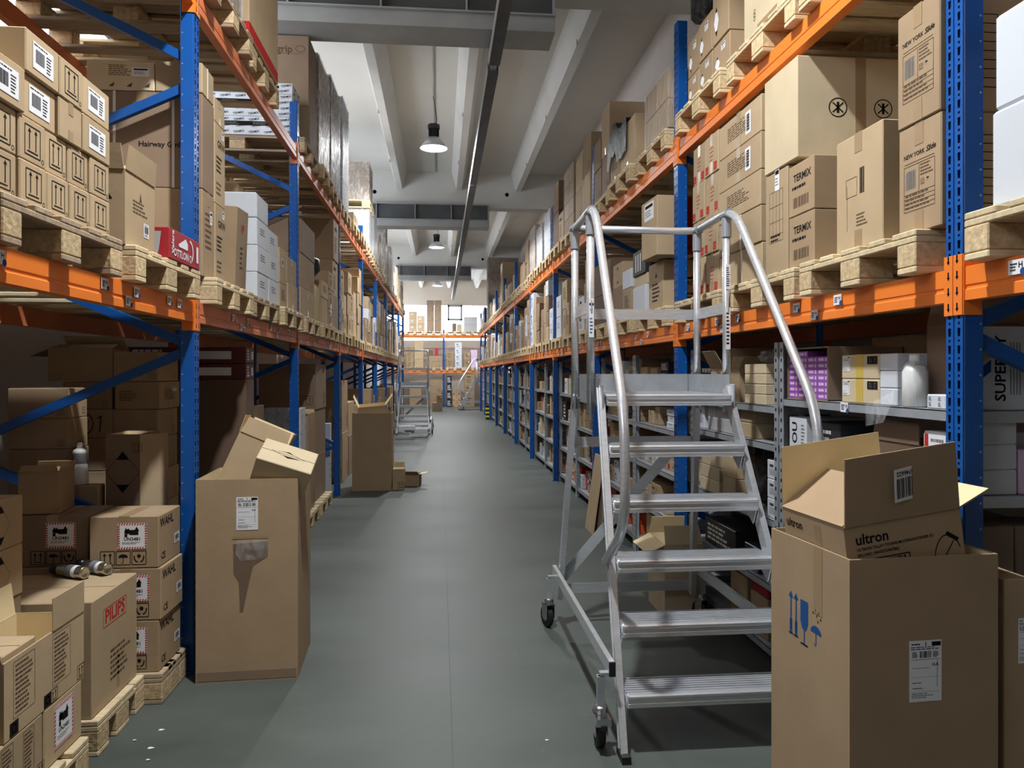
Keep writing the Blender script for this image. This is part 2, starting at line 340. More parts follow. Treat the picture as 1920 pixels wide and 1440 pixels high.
# ------------------------------------------------------------------ cartons
def frames(mb, w, d, h, side):
    s = 1 if side == 'L' else -1
    return {'A': Face(mb, (s * d / 2, 0, h / 2), (0, s, 0), (0, 0, 1), w, h), 'N': Face(mb, (0, -w / 2, h / 2), (1, 0, 0), (0, 0, 1), d, h),
            'T': Face(mb, (0, 0, h), (1, 0, 0), (0, 1, 0), d, w)}
def sticker_mesh(style, w, h):
    mb = MB(); f = Face(mb, (0, 0, 0), (1, 0, 0), (0, 0, 1), w, h); f.lift = 0
    mb.box(-w / 2, w / 2, -.0004, 0, -h / 2, h / 2, 'paper'); f.lift = .0008
    if style == 'barcode':
        f.bars(0, h * .06, w * .72, h * .5, 'ink', 3); f.lines(0, -h * .33, w * .7, h * .18, 2, 'ink', 4); f.lines(0, h * .4, w * .7, h * .1, 1, 'ink', 4)
    elif style == 'tallcode':
        for k in range(18): f.rect(0, h * (-.36 + .72 * k / 17), w * .5, h * .02 * (1 + k % 3 * .5), 'ink')
        f.rect(-w * .36, 0, w * .06, h * .7, 'ink_grey')
    elif style == 'wide':
        f.rect(-w * .16, h * .0, w * .42, h * .5, 'ink_grey'); f.bars(-w * .16, 0, w * .42, h * .5, 'ink', 5, 14); f.lines(w * .28, -h * .05, w * .26, h * .7, 6, 'ink', 6); f.lines(0, h * .4, w * .9, h * .1, 1, 'ink', 8)
    elif style == 'address':
        f.rect(w * .33, h * .44, w * .28, h * .07); f.text('1', 0, h * .44, h * .07); f.lines(-w * .3, h * .44, w * .26, h * .05, 1, 'ink', 2)
        f.lines(0, h * .375, w * .9, h * .06, 2, 'ink', 12)
        f.bars(0, h * .27, w * .36, h * .11, 'ink', 9); f.lines(-w * .32, h * .27, w * .18, h * .1, 5, 'ink_grey', 3, .8); f.lines(w * .32, h * .27, w * .18, h * .1, 5, 'ink_grey', 4, .8)
        f.rect(0, h * .19, w * .9, h * .008, 'ink_grey'); f.text('16.8.', w * .3, h * .1, h * .05)
        f.lines(-w * .1, h * .05, w * .6, h * .02, 1, 'ink_grey', 5); f.lines(-w * .25, -h * .19, w * .3, h * .03, 1, 'ink', 6); f.lines(-w * .2, -h * .28, w * .4, h * .03, 1, 'ink', 7)
        f.lines(-w * .1, -h * .4, w * .65, h * .09, 3, 'ink_grey', 8); f.rect(w * .36, -.05 * h, w * .015, h * .45, 'ink_grey')
        f.rect(-w * .01, -h * .1, w * .86, h * .004, 'ink_grey'); f.rect(-w * .01, -h * .34, w * .86, h * .004, 'ink_grey')
    elif style == 'hazard':
        n = 11
        for k in range(n):
            for yy in (-1, 1):
                x = -w / 2 + w * (k + .1) / n; f.poly([(x, yy * h * .46 - h * .04), (x + w / n * .5, yy * h * .46 - h * .04), (x + w / n * .9, yy * h * .46 + h * .04), (x + w / n * .4, yy * h * .46 + h * .04)], 'ink_red')
        for k in range(9):
            for xx in (-1, 1):
                y = -h * .42 + h * .84 * k / 9; f.poly([(xx * w * .465 - w * .035, y), (xx * w * .465 + w * .035, y + h * .03), (xx * w * .465 + w * .035, y + h * .085), (xx * w * .465 - w * .035, y + h * .055)], 'ink_red')
        f.poly([(-w * .25, h * .1), (-w * .1, h * .08), (-w * .1, h * .3), (-w * .17, h * .26), (-w * .24, h * .32)], 'ink'); f.rect(-w * .17, h * .16, w * .2, h * .14)
        f.rect(w * .06, h * .12, w * .3, h * .16); f.poly([(w * .06, h * .2), (w * .24, h * .2), (w * .15, h * .36)], 'ink'); f.rect(-.22 * w, h * .02, w * .1, h * .12); f.rect(0, h * .22, w * .16, h * .04)
        f.text('UN3481', 0, -h * .12, h * .13, 'ink', 0, w * .55); f.lines(0, -h * .27, w * .7, h * .1, 2, 'ink_grey', 5)
    elif style == 'ghs':
        f.box(0, 0, w * .7, h * .7, w * .05, 'ink_red'); f.rect(0, 0, w * .2, h * .35)
    elif style == 'name':
        f.rect(0, h * .3, w * .8, h * .18, 'ink'); f.lines(0, -h * .1, w * .8, h * .4, 3, 'ink_grey', 3)
    elif style == 'code190':
        f.bars(0, -h * .1, w * .84, h * .6, 'ink', 7, 30); f.text('1990746622', 0, h * .34, h * .2, 'ink', math.pi, w * .8)
    elif style == 'locn':
        f.lines(-w * .12, 0, w * .5, h * .6, 3, 'ink', 5, .6); f.text('H', w * .27, h * .1, h * .4)
        f.poly([(w * .42 + h * .26 * math.cos(a * .524), -h * .35 + h * .26 * math.sin(a * .524)) for a in range(12)], 'ink_blue', .0002)
    elif style == 'diamond':
        mb2 = MB(); f = Face(mb2, (0, 0, 0), (1, 0, 0), (0, 0, 1), w, h); f.lift = .0004
        f.poly([(0, -h / 2), (w / 2, 0), (0, h / 2), (-w / 2, 0)], 'paper'); f.lift = .0008
        f.poly([(-w * .2, h * .3), (w * .2, h * .3), (0, h / 2)]); f.poly([(-w * .2, -h * .3), (0, -h / 2), (w * .2, -h * .3)]); return mb2
    elif style == 'red':
        f.rect(-w * .38, 0, w * .18, h, 'ink_red'); f.lines(w * .12, h * .05, w * .6, h * .8, 6, 'ink_grey', 2); f.text('187', w * .36, 0, h * .16)
    elif style == 'black':
        f.rect(0, 0, w, h, 'ink'); f.lines(-w * .2, 0, w * .3, h * .7, 3, 'ink_grey', 4); f.lines(w * .25, 0, w * .2, h * .7, 3, 'ink_grey', 5)
    return mb
MESH = {}
def cached(key, fn):
    if key not in MESH: MESH[key] = fn()
    return MESH[key]
def stick(parent, face, x, y, w, h, style, dims, side, rot=0, name='paper_label'):
    me = cached(('st', style, round(w, 3), round(h, 3)), lambda: sticker_mesh(style, w, h).data(name))
    o = place(name, me, parent); W, D, Hh = dims; s = 1 if side == 'L' else -1
    if face == 'A': o.location = (s * (D / 2 + .001), s * x, Hh / 2 + y); o.rotation_euler = (0, rot, s * math.pi / 2)
    elif face == 'N': o.location = (x, -W / 2 - .001, Hh / 2 + y); o.rotation_euler = (0, rot, 0)
    else: o.location = (x, y, Hh + .001); o.rotation_euler = (-math.pi / 2, 0, rot)
    return o
LK = {}                                                      # look -> (object name, description, material, print fn, stickers, tape, group noun)
def look(key, name, desc, m='card', prt=None, st=(), tape=None, cat='box', cham=.004, strap=None): LK[key] = dict(name=name, desc=desc, m=m, prt=prt, st=st, tape=tape, cat=cat, cham=cham, strap=strap)
def pr_arrows(f):
    a = f['A']; a.box(0, 0, a.w * .58, a.h * .68, .0035, 'ink')
    for x in (-.12, .12): a.arrow(x * a.w, a.h * .05, a.h * .5, 'ink', a.w * .12)
    a.rect(0, -a.h * .25, a.w * .4, .004); a.arc(a.w * .38, -a.h * .36, .007, .007, 0, 6.28, .002, 'ink', 8)
    n = f['N']
    for x in (-.12, .12): n.arrow(x * .3, 0, n.h * .5, 'ink_soft', .03)
def pr_lines(f): a = f['A']; a.lines(0, a.h * .05, a.w * .55, a.h * .45, 7, 'ink_soft', 3); n = f['N']; n.lines(-n.w * .2, 0, min(.2, n.w * .4), n.h * .4, 5, 'ink_soft', 4)
def pr_text(f): a = f['A']; a.lines(0, a.h * .28, a.w * .6, a.h * .1, 1, 'ink', 3, .9); a.lines(-a.w * .05, -a.h * .1, a.w * .5, a.h * .4, 6, 'ink_soft', 5)
def pr_red(f):
    a = f['A']; sz = min(.06, a.w * .22)
    for x in (-.36, .28): a.rect(x * a.w, -a.h / 2 + sz * .75, sz, sz, 'ink_red'); a.arc(x * a.w, -a.h / 2 + sz * .75, sz * .25, sz * .25, 0, 6.28, .004, 'card_pale', 8)
    a.lines(0, a.h * .05, a.w * .3, a.h * .5, 5, 'ink_red', 4, .2)
def pr_tri(f):
    for k in 'AN': q = f[k]; q.diamond(0, 0, min(q.w, q.h) * .62, q.h * .8, 'ink')
def pr_marks(f): a = f['A']; a.updown(a.w * .3, -a.h * .28, a.h * .22, 'ink_soft'); n = f['N']; n.updown(n.w * .36, -n.h * .3, n.h * .2, 'ink_soft')
def pr_wahl(f):
    a, n = f['A'], f['N']; a.text('WAHL', -a.w * .14, a.h * .33, a.h * .2, 'ink', 0, a.w * .6); a.text('CE', -a.w * .3, -a.h * .32, a.h * .13, 'ink')
    z = n.h * .26
    for i, fn in enumerate((n.updown, n.brolly, n.hands)): fn(-n.w * .24 + i * z * 1.12, -n.h * .3, z)
def pr_ny(f):
    a = f['A']; a.text('NEW YORK', -a.w * .12, a.h * .22, a.h * .1, 'ink', 0, a.w * .5); a.text('Slide', a.w * .28, a.h * .225, a.h * .075, 'ink', .05, a.w * .22, .3)
    a.rect(0, a.h * .155, a.w * .7, .002, 'ink_soft'); a.box(0, -a.h * .08, a.w * .72, a.h * .42, .002, 'ink_soft'); a.bars(-a.w * .2, 0, a.w * .24, a.h * .17, 'ink_grey', 4)
    a.rect(a.w * .0, a.h * .0, .002, a.h * .24, 'ink_soft'); a.lines(a.w * .18, a.h * .06, a.w * .3, a.h * .12, 4, 'ink_soft', 3); a.updown(a.w * .08, -a.h * .05, a.h * .05); a.brolly(a.w * .2, -a.h * .04, a.h * .05, 'ink', False)
    for r in range(4): a.rect(0, -a.h * .13 - r * a.h * .04, a.w * .72, .0015, 'ink_soft')
    a.lines(0, -a.h * .2, a.w * .66, a.h * .15, 4, 'ink_soft', 9)
    q = f['N']
    for x in (-.3, -.22, -.1): q.rect(x * q.w, 0, .003, q.h * .6, 'ink')
    for k in range(9): q.rect(-.2 * q.w, -q.h * .3 + q.h * .6 * k / 8, q.w * .2, .003, 'ink')
def pr_termix(f):
    a = f['A']; a.text('TERMIX', a.w * .05, a.h * .22, a.h * .16, 'ink', 0, a.w * .7); a.lines(0, a.h * .04, a.w * .7, a.h * .07, 1, 'ink', 7, .8); a.bars(0, -a.h * .25, a.w * .62, a.h * .2, 'ink_soft', 6)
def pr_tmx(f):
    for k in 'AN':
        q = f[k]; nx, ny = max(2, int(q.w / .13)), max(2, int(q.h / .05))
        for i in range(nx):
            for j in range(ny): q.text('TERMIX', -q.w / 2 + q.w * (i + .5 + .15 * (j % 2)) / nx - .01, -q.h / 2 + q.h * (j + .5) / ny, .02, 'ink', .15)
    n = f['N']; n.rect(0, n.h * .12, n.w * .7, n.h * .24, 'ink', .0004); n.lines(-n.w * .15, n.h * .12, n.w * .2, n.h * .14, 3, 'ink_grey', 3); f['N'].lift = .0015; n.lines(-n.w * .16, n.h * .12, n.w * .22, n.h * .15, 3, 'ink_grey', 3); n.lines(n.w * .16, n.h * .12, n.w * .2, n.h * .15, 3, 'ink_grey', 5)
def pr_grid(f):
    a = f['A']; a.box(0, .03, a.w * .6, a.h * .5, .002, 'ink_soft')
    for x in (-.15, 0, .15): a.rect(x * a.w, .03, .002, a.h * .5, 'ink_soft')
    for y in (-.18, -.05, .1): a.rect(0, y * a.h + .03, a.w * .6, .002, 'ink_soft')
    a.lines(0, -a.h * .15, a.w * .5, a.h * .08, 2, 'ink', 5)
def pr_nofork(f):
    n = f['N']
    for x in (-.18, .18):
        n.arc(x * n.w, .0, .042, .042, 0, 6.29, .005, 'ink', 20); n.line((x * n.w - .025, -.022), (x * n.w + .025, .022), .006); n.line((x * n.w - .025, .022), (x * n.w + .025, -.022), .006); n.rect(x * n.w, 0, .012, .05)
def pr_bigarrow(f):
    n, a = f['N'], f['A']; n.poly([(-.045 - n.w * .1 + .02, .03), (.065 - n.w * .1 + .02 + .0, .03), (.01 - n.w * .1 + .02, .11)], 'ink'); n.rect(.03 - n.w * .1, -.05, .045, .17)
    a.poly([(-.012, .05), (.012, .05), (0, .09)], 'ink_soft'); a.lines(0, .02, a.w * .5, .06, 4, 'ink_soft', 3)
def pr_hairway(f): n = f['N']; n.text('Hairway GmbH', n.w * .18, -n.h * .05, .055, 'ink', 0, .25)
def pr_bar1(f): a = f['A']; a.bars(a.w * .08, a.h * .08, a.w * .1, a.h * .22, 'ink', 8, 10); a.box(-a.w * .15, a.h * .05, a.w * .24, a.h * .16, .002, 'ink_soft'); a.rect(-a.w * .25, -a.h * .12, .002, a.h * .4, 'ink_soft'); a.lines(a.w * .08, -a.h * .25, a.w * .24, a.h * .12, 4, 'ink_soft', 3)
def pr_grw(f): a = f['A']; a.text('GRW', a.w * .1, a.h * .25, min(.09, a.h * .16), 'ink', 0, a.w * .7); a.lines(-a.w * .05, 0, a.w * .6, a.h * .22, 4, 'ink', 5, .5); a.lines(-.02, -a.h * .3, a.w * .5, a.h * .18, 3, 'ink_soft', 6)
def pr_vip(f): a = f['A']; a.text('VIP', 0, a.h * .25, a.h * .11, 'ink_red'); a.lines(0, -a.h * .1, a.w * .3, a.h * .3, 5, 'ink_soft', 7)
def pr_fit(f): a = f['A']; a.box(-a.w * .02, a.h * .28, a.w * .5, a.h * .16, .003, 'ink_red'); a.text('PILIPS', -a.w * .02, a.h * .28, a.h * .12, 'ink_red', .0, a.w * .46); a.lines(a.w * .1, -a.h * .18, a.w * .45, a.h * .3, 6, 'ink_soft', 8); a.rect(a.w * .05, -a.h * .28, .03, a.h * .3, 'tape')
def pr_panel(f):
    a = f['A']
    for x in (-.28, .18): a.box(x * a.w, a.h * .08, a.w * .24, a.h * .72, .0015, 'ink_soft'); a.lines(x * a.w, a.h * .08, a.w * .2, a.h * .66, 11, 'ink_soft', 4)
    for x in (-.45, -.06): a.rect(x * a.w + .03, -a.h * .4, .05, a.h * .18, 'ink'); a.arc(x * a.w + .03, -a.h * .4, .012, .014, 0, 6.28, .004, 'card', 8)
    a.updown(a.w * .45, -a.h * .37, a.h * .2); a.updown(a.w * .08, -a.h * .4, a.h * .18)
def pr_super(f): a = f['N']; a.text('SUPERAY', -.125, .0, .055, 'ink', math.pi / 2, a.h * .78); [a.rect(-.09 + i * .011, 0, .004, a.h * .62, 'ink_grey') for i in range(4)]; a.poly([(-.2, -.04), (-.16, -.01), (-.16, .03), (-.2, .0)], 'ink_blue'); a.poly([(-.2, .01), (-.16, .04), (-.16, .06), (-.2, .04)], 'tape_yellow')
def pr_01(f): n = f['N']; n.arc(-.02, 0, .045, n.h * .36, .3, 6.5, .006, 'ink', 16); n.arc(-.01, -.02, .03, .03, 1.2, 3.6, .005, 'ink', 8); n.line((.07, .045), (.062, -.05), .007); n.line((.05, .03), (.072, .047), .006); n.arc(-.1, 0, .03, .06, -1.2, 1.2, .006, 'ink', 8)
def pr_horse(f):
    n = f['N']; n.lines(.0, .03, n.w * .35, n.h * .4, 6, 'ink_soft', 3)
    for x in (-.06, .03, .12): n.poly([(x, -n.h * .38), (x + .025, -n.h * .38), (x + .03, -n.h * .22), (x + .012, -n.h * .3)], 'ink_soft')
def pr_stripe(f): a, n = f['A'], f['N']; n.rect(n.w * .2, 0, n.w * .3, n.h * .96, 'ink_red'); n.text('SC', n.w * .2, -n.h * .3, n.w * .26, 'card_pale', math.pi / 2)
def pr_redbase(f):
    for k in 'AN': q = f[k]; q.rect(0, -q.h / 2 + .05, q.w, .08, 'ink_red')
def pr_hairgrip(f): n = f['N']; n.text('hairgrip', n.w * .12, n.h * .3, .07, 'ink_soft', 0, n.w * .45); n.arc(n.w * .4, n.h * .31, .045, .03, 0, 6.28, .006, 'ink_soft'); n.rect(n.w * .1, n.h * .24, n.w * .7, .004, 'ink_soft')
def pr_pro(f): a, n = f['A'], f['N']; a.poly([(-.02, .06), (.03, .06), (.01, .1)], 'ink'); a.lines(0, -.05, a.w * .5, .15, 5, 'ink', 4); n.poly([(-.1, .03), (0, .03), (0, .08), (-.03, .08), (-.04, .045), (-.1, .045)], 'ink'); n.text('PRO', -.06, -.0, .03); n.lines(-.06, -.12, .12, .12, 4, 'ink', 6)
def pr_white(f): a, n = f['A'], f['N']; a.lines(0, a.h * .1, a.w * .5, a.h * .3, 3, 'ink_grey', 3); n.updown(n.w * .1, n.h * .18, n.h * .3)
def pr_wlab(f): a = f['A']; a.lines(-a.w * .1, a.h * .2, a.w * .4, a.h * .16, 1, 'ink', 3, .9); a.lines(-a.w * .05, -a.h * .12, a.w * .5, a.h * .36, 4, 'ink_grey', 4)
def pr_ou(f): a = f['A']; a.text('OU', -a.w * .15, .02, .05, 'ink', math.pi / 2); a.rect(a.w * .05, -a.h * .36, a.w * .3, a.h * .2); a.lines(a.w * .32, 0, a.w * .2, a.h * .7, 8, 'ink_grey', 4)
def pr_qr(f): a = f['A']; [a.lines(x * a.w, y * a.h, a.w * .16, a.h * .3, 4, 'ink', 3) for x in (-.3, .2) for y in (-.2, .2)]
def pr_stripes(f): a = f['A']; [a.rect(-a.w * .25 + i * a.w * .18, 0, a.w * .07, a.h * .7, 'paper') for i in range(3)]
def pr_steril(f): a = f['A']; a.text('STERIL', 0, a.h * .38, a.h * .1, 'paper', 0, a.w * .85); a.lines(0, -a.h * .1, a.w * .8, a.h * .6, 8, 'ink_grey', 4)
def pr_wild(f): a = f['A']; a.lines(0, 0, a.w * .8, a.h * .7, 4, 'paper', 3, .5)
def pr_grape(f):
    a = f['A']
    for x, y in ((-.38, -.42), (-.2, -.3), (-.38, .1), (.1, -.42), (.2, .0)):
        for q in range(3): a.arc(x * a.w, y * a.h + q * .018, .011, .011, 0, 6.28, .004, 'ink_soft', 8)
    a.rect(-a.w * .25, -a.h * .48, a.w * .2, .03, 'tape')
def pr_mix(f): a = f['A']; a.bars(a.w * .2, a.h * .25, a.w * .3, a.h * .14, 'ink_soft', 3, 12); a.lines(-a.w * .2, -.1 * a.h, a.w * .4, a.h * .3, 4, 'ink_soft', 8)
look('plain', 'carton', 'plain brown carton', tape='A')
look('plainN', 'carton', 'plain brown carton', tape='N')
look('bare', 'carton', 'plain untaped brown carton')
look('kraft', 'carton', 'plain mid-brown carton', 'card_kraft', pr_marks)
look('brown', 'carton', 'plain dark-brown carton', 'card_brown', pr_marks)
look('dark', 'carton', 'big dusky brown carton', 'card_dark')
look('lines', 'carton', 'brown carton with fine print', 'card', pr_lines)
look('text', 'carton', 'tan carton with bold print', 'card_kraft', pr_text, tape='A')
look('mixed', 'carton', 'tan carton with printed barcode', 'card', pr_mix, tape='A')
look('arrows', 'carton', 'small carton printed with two arrows', 'card', pr_arrows)
look('labelbox', 'carton', 'small carton with wide white label', 'card', None, (('A', .0, .0, .62, .62, 'wide'),))
look('code', 'carton', 'long carton with tall white barcode', 'card', pr_lines, (('A', .22, .0, .12, .62, 'tallcode'),), tape='A')
look('sticker', 'carton', 'brown carton with white sticker', 'card', None, (('A', -.1, .1, .3, .25, 'barcode'),))
look('sticker2', 'carton', 'kraft carton with small white label', 'card_kraft', pr_lines, (('A', .22, .22, .2, .16, 'name'),), tape='A')
look('red', 'carton', 'tan carton with red corner marks', 'card', pr_red, tape='A')
look('tri', 'carton', 'carton with black triangle marks', 'card', pr_tri)
look('wahl', 'carton', 'carton with black heading and hazard label', 'card_kraft', pr_wahl, (('N', .12, .12, .42, .5, 'hazard'), ('A', .32, -.12, .24, .2, 'barcode')), tape='NT')
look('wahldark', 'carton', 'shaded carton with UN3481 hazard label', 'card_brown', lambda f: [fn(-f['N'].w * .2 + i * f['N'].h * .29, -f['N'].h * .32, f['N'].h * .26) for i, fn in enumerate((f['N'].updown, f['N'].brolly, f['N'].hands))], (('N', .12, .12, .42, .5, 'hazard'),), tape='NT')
look('ny', 'carton', 'carton with printed barcode table', 'card_kraft', pr_ny, tape='A')
look('termix', 'carton', 'carton with slanted black heading', 'card_kraft', pr_termix, tape='NT')
look('tmx', 'white_carton', 'white carton with repeated diagonal print', 'white_card', pr_tmx)
look('grid', 'carton', 'carton with printed grid chart', 'card', pr_grid, (('A', .05, .42, .2, .22, 'name'),))
look('nofork', 'carton', 'big carton with two crossed-circle marks', 'card_pale', pr_nofork, tape='NF')
look('hairway', 'carton', 'huge strapped carton with company name', 'card_brown', pr_hairway, strap='N', tape='N')
look('bar1', 'carton', 'tall carton with printed barcode strip', 'card', pr_bar1, tape='A')
look('grw', 'carton', 'carton with big letters and text', 'card', pr_grw, (('A', .25, .4, .22, .1, 'name'),))
look('vip', 'carton', 'carton with red lettering', 'card_kraft', pr_vip)
look('fit', 'carton', 'tall carton with red stamped word', 'card', pr_fit)
look('panel', 'carton', 'carton with two text panels', 'card', pr_panel)
look('hazside', 'carton', 'carton with striped-border hazard label', 'card', None, (('A', .0, .05, .5, .72, 'hazard'),))
look('super', 'white_carton', 'white carton with sideways lettering', 'white_card', pr_super)
look('o1', 'carton', 'carton with 01 in black marker', 'card_kraft', pr_01)
look('horse', 'carton', 'pale carton with horse silhouettes', 'card_pale', pr_horse, (('N', .3, .15, .26, .3, 'name'),))
look('stripe', 'carton', 'carton with red vertical stripe', 'card', pr_stripe, (('A', 0, .3, .6, .3, 'name'),))
look('redbase', 'carton', 'huge carton with red tape at base', 'card', pr_redbase)
look('hairgrip', 'carton', 'tall mid-brown carton with logo print', 'card_brown', pr_hairgrip)
look('pro', 'carton', 'carton with boot drawing', 'card', pr_pro)
look('strap', 'carton', 'brown carton with white strap', 'card', None, strap='A')
look('strapN', 'carton', 'pale carton bound by white straps', 'card', None, strap='N')
look('white', 'white_carton', 'plain white carton', 'white_card', pr_white)
look('blank', 'white_carton', 'blank white carton', 'white_card')
look('wlab', 'white_carton', 'white carton with black print', 'white_card', pr_wlab)
look('bluewhite', 'white_carton', 'large bluish-white carton', 'white_card', None, cham=.01)
look('ou', 'white_carton', 'white carton with rotated lettering', 'white_card', pr_ou)
look('qr', 'white_carton', 'small white printed box', 'white_card', pr_qr)
look('redlab', 'white_carton', 'white carton with red band', 'white_card', None, (('A', 0, 0, .96, .9, 'red'),))
look('grey', 'grey_carton', 'plain grey carton', 'grey_card')
look('black', 'black_carton', 'black carton', 'black_card', pr_wild)
look('bstripe', 'black_carton', 'black carton with white bars', 'black_card', pr_stripes)
look('steril', 'black_carton', 'tall charcoal carton with white lettering', 'black_card', pr_steril)
look('navy', 'navy_carton', 'navy blue carton', 'navy_card')
look('blueb', 'blue_carton', 'thin blue box', 'blue_card')
look('purple', 'purple_box', 'small purple product box', 'purple_card')
look('pinkred', 'pink_box', 'pink and white box', 'pink_ink')
look('redc', 'red_carton', 'red carton', 'red_card')
look('maroon', 'maroon_carton', 'maroon and white printed carton', 'maroon_card', lambda f: [(q.lines(-q.w * .2, 0, q.w * .3, q.h * .7, 4, 'paper', 3, .7), q.rect(q.w * .25, 0, q.w * .28, q.h * .5, 'paper')) for q in (f['A'], f['N'])])
look('orange', 'orange_box', 'orange retail box', 'orange_box', lambda f: (f['A'].rect(f['A'].w * .15, 0, f['A'].w * .3, f['A'].h * .4, 'paper'), f['A'].rect(-f['A'].w * .2, -.1 * f['A'].h, f['A'].w * .12, f['A'].h * .3, 'ink')))
look('yellowtape', 'carton', 'tan carton with yellow tape', 'card_pale', None, (('A', -.36, .12, .2, .62, 'address'), ('A', .34, .26, .26, .32, 'black')), tape='AY')
look('taped', 'carton', 'low tan carton with centre tape', 'card_pale', None, tape='AF')
look('bundle', 'carton', 'long tan carton with end text', 'card_pale', lambda f: f['N'].lines(0, 0, f['N'].w * .5, f['N'].h * .4, 2, 'ink', 3))
look('wlabel', 'carton', 'brown carton with large white label', 'card_brown', None, (('N', .2, .2, .36, .3, 'address'),))
look('grape', 'carton', 'huge tan carton with cluster symbols', 'card_pale', pr_grape)
look('rhomb', 'carton', 'tilted pale carton with rhombus mark', 'card_pale', lambda f: (f['T'].poly([(-.07, .012), (.0, .028), (.03, .012), (-.02, .02)]), f['T'].poly([(-.03, -.012), (.07, -.012), (.0, -.028)]), f['T'].line((-.09, .012), (-.03, -.014), .002), f['T'].line((.03, .014), (.09, -.012), .002)))
look('dgram', 'carton', 'carton with diamond hazard sticker', 'card_kraft', None, (('A', -.25, -.15, .3, .5, 'diamond'), ('A', .1, .25, .25, .2, 'name')))
def carton(lk, w, d, h, side, loc, label, group=None, yaw=0., rot=None, name=None):
    K = LK[lk]; w, d, h = round(w, 3), round(d, 3), round(h, 3)
    def mk():
        mb = MB(); mb.cbox(-d / 2, d / 2, -w / 2, w / 2, 0, h, K['cham'], K['m'])
        fr = frames(mb, w, d, h, side); s = 1 if side == 'L' else -1
        if K['m'].startswith('card') and h > .1: fr['T'].rect(0, 0, .003, w * .99, 'ink_soft') if (K['tape'] or '')[:1] == 'N' else fr['T'].rect(0, 0, d * .99, .003, 'ink_soft')
        if K['prt']: K['prt'](fr)
        return mb.data(K['name'])
    o = place(name or K['name'], cached((lk, w, d, h, side), mk)); o.location = loc; o.rotation_euler = rot or (0, 0, yaw)
    tag(o, label, K['cat'], group)
    near = w > .0
    t = K['tape']
    if t and h > .09:
        def mt():
            mb, mb2 = MB(), MB(); s = 1 if side == 'L' else -1; tw = min(.05, w * .2 if t[0] == 'A' else d * .2); m = 'tape_yellow' if t == 'AY' else 'tape'
            tail = h - .004 if t in ('AY', 'AF', 'NF') else min(.075, h * .3); e = .0012
            if t[0] == 'A':
                mb.box(-d / 2 + .003, d / 2 - .003, -tw / 2, tw / 2, h, h + e * .6, m); x0, x1 = (d / 2, d / 2 + e) if s > 0 else (-d / 2 - e, -d / 2)
                mb.box(x0, x1, -tw / 2, tw / 2, h - tail, h + e * .6, m)
                mb2.box(x0, x1, -tw / 2, tw / 2, .002, tail, m)
            else:
                mb.box(-tw / 2, tw / 2, -w / 2 + .003, w / 2 - .003, h, h + e * .6, m); mb.box(-tw / 2, tw / 2, -w / 2 - e, -w / 2, h - tail, h + e * .6, m)
                mb2.box(-tw / 2, tw / 2, -w / 2 - e, -w / 2, .002, tail, m)
            return mb.data('tape'), (mb2.data('tape') if tail < h * .5 and len(t) == 1 else None)
        ta, tb = cached(('tape', t, w, d, h, side), mt); place('tape', ta, o)
        if tb and loc[1] < 9: place('tape', tb, o)
    if K['strap']:
        def ms():
            mb = MB(); e = .0015; sw = .014
            if K['strap'] == 'N':
                for x in (-d * .22, d * .26): mb.box(x - sw / 2, x + sw / 2, -w / 2 - e, w / 2 + e, .001, h + e, 'strap')
            else:
                for y in (-w * .05,): mb.box(-d / 2 - e, d / 2 + e, y - sw / 2, y + sw / 2, .001, h + e, 'strap')
            return mb.data('strap')
        place('strap', cached(('strap', w, d, h, K['strap']), ms), o)
    for (fc, x, y, sw, sh, sty) in K['st']:
        W = w if fc == 'A' else d
        ww = min(W * sw, .3 if sty == 'address' else .2); hh = h * sh
        stick(o, fc, x * W, y * h, ww, hh, sty, (w, d, h), side)
    return o
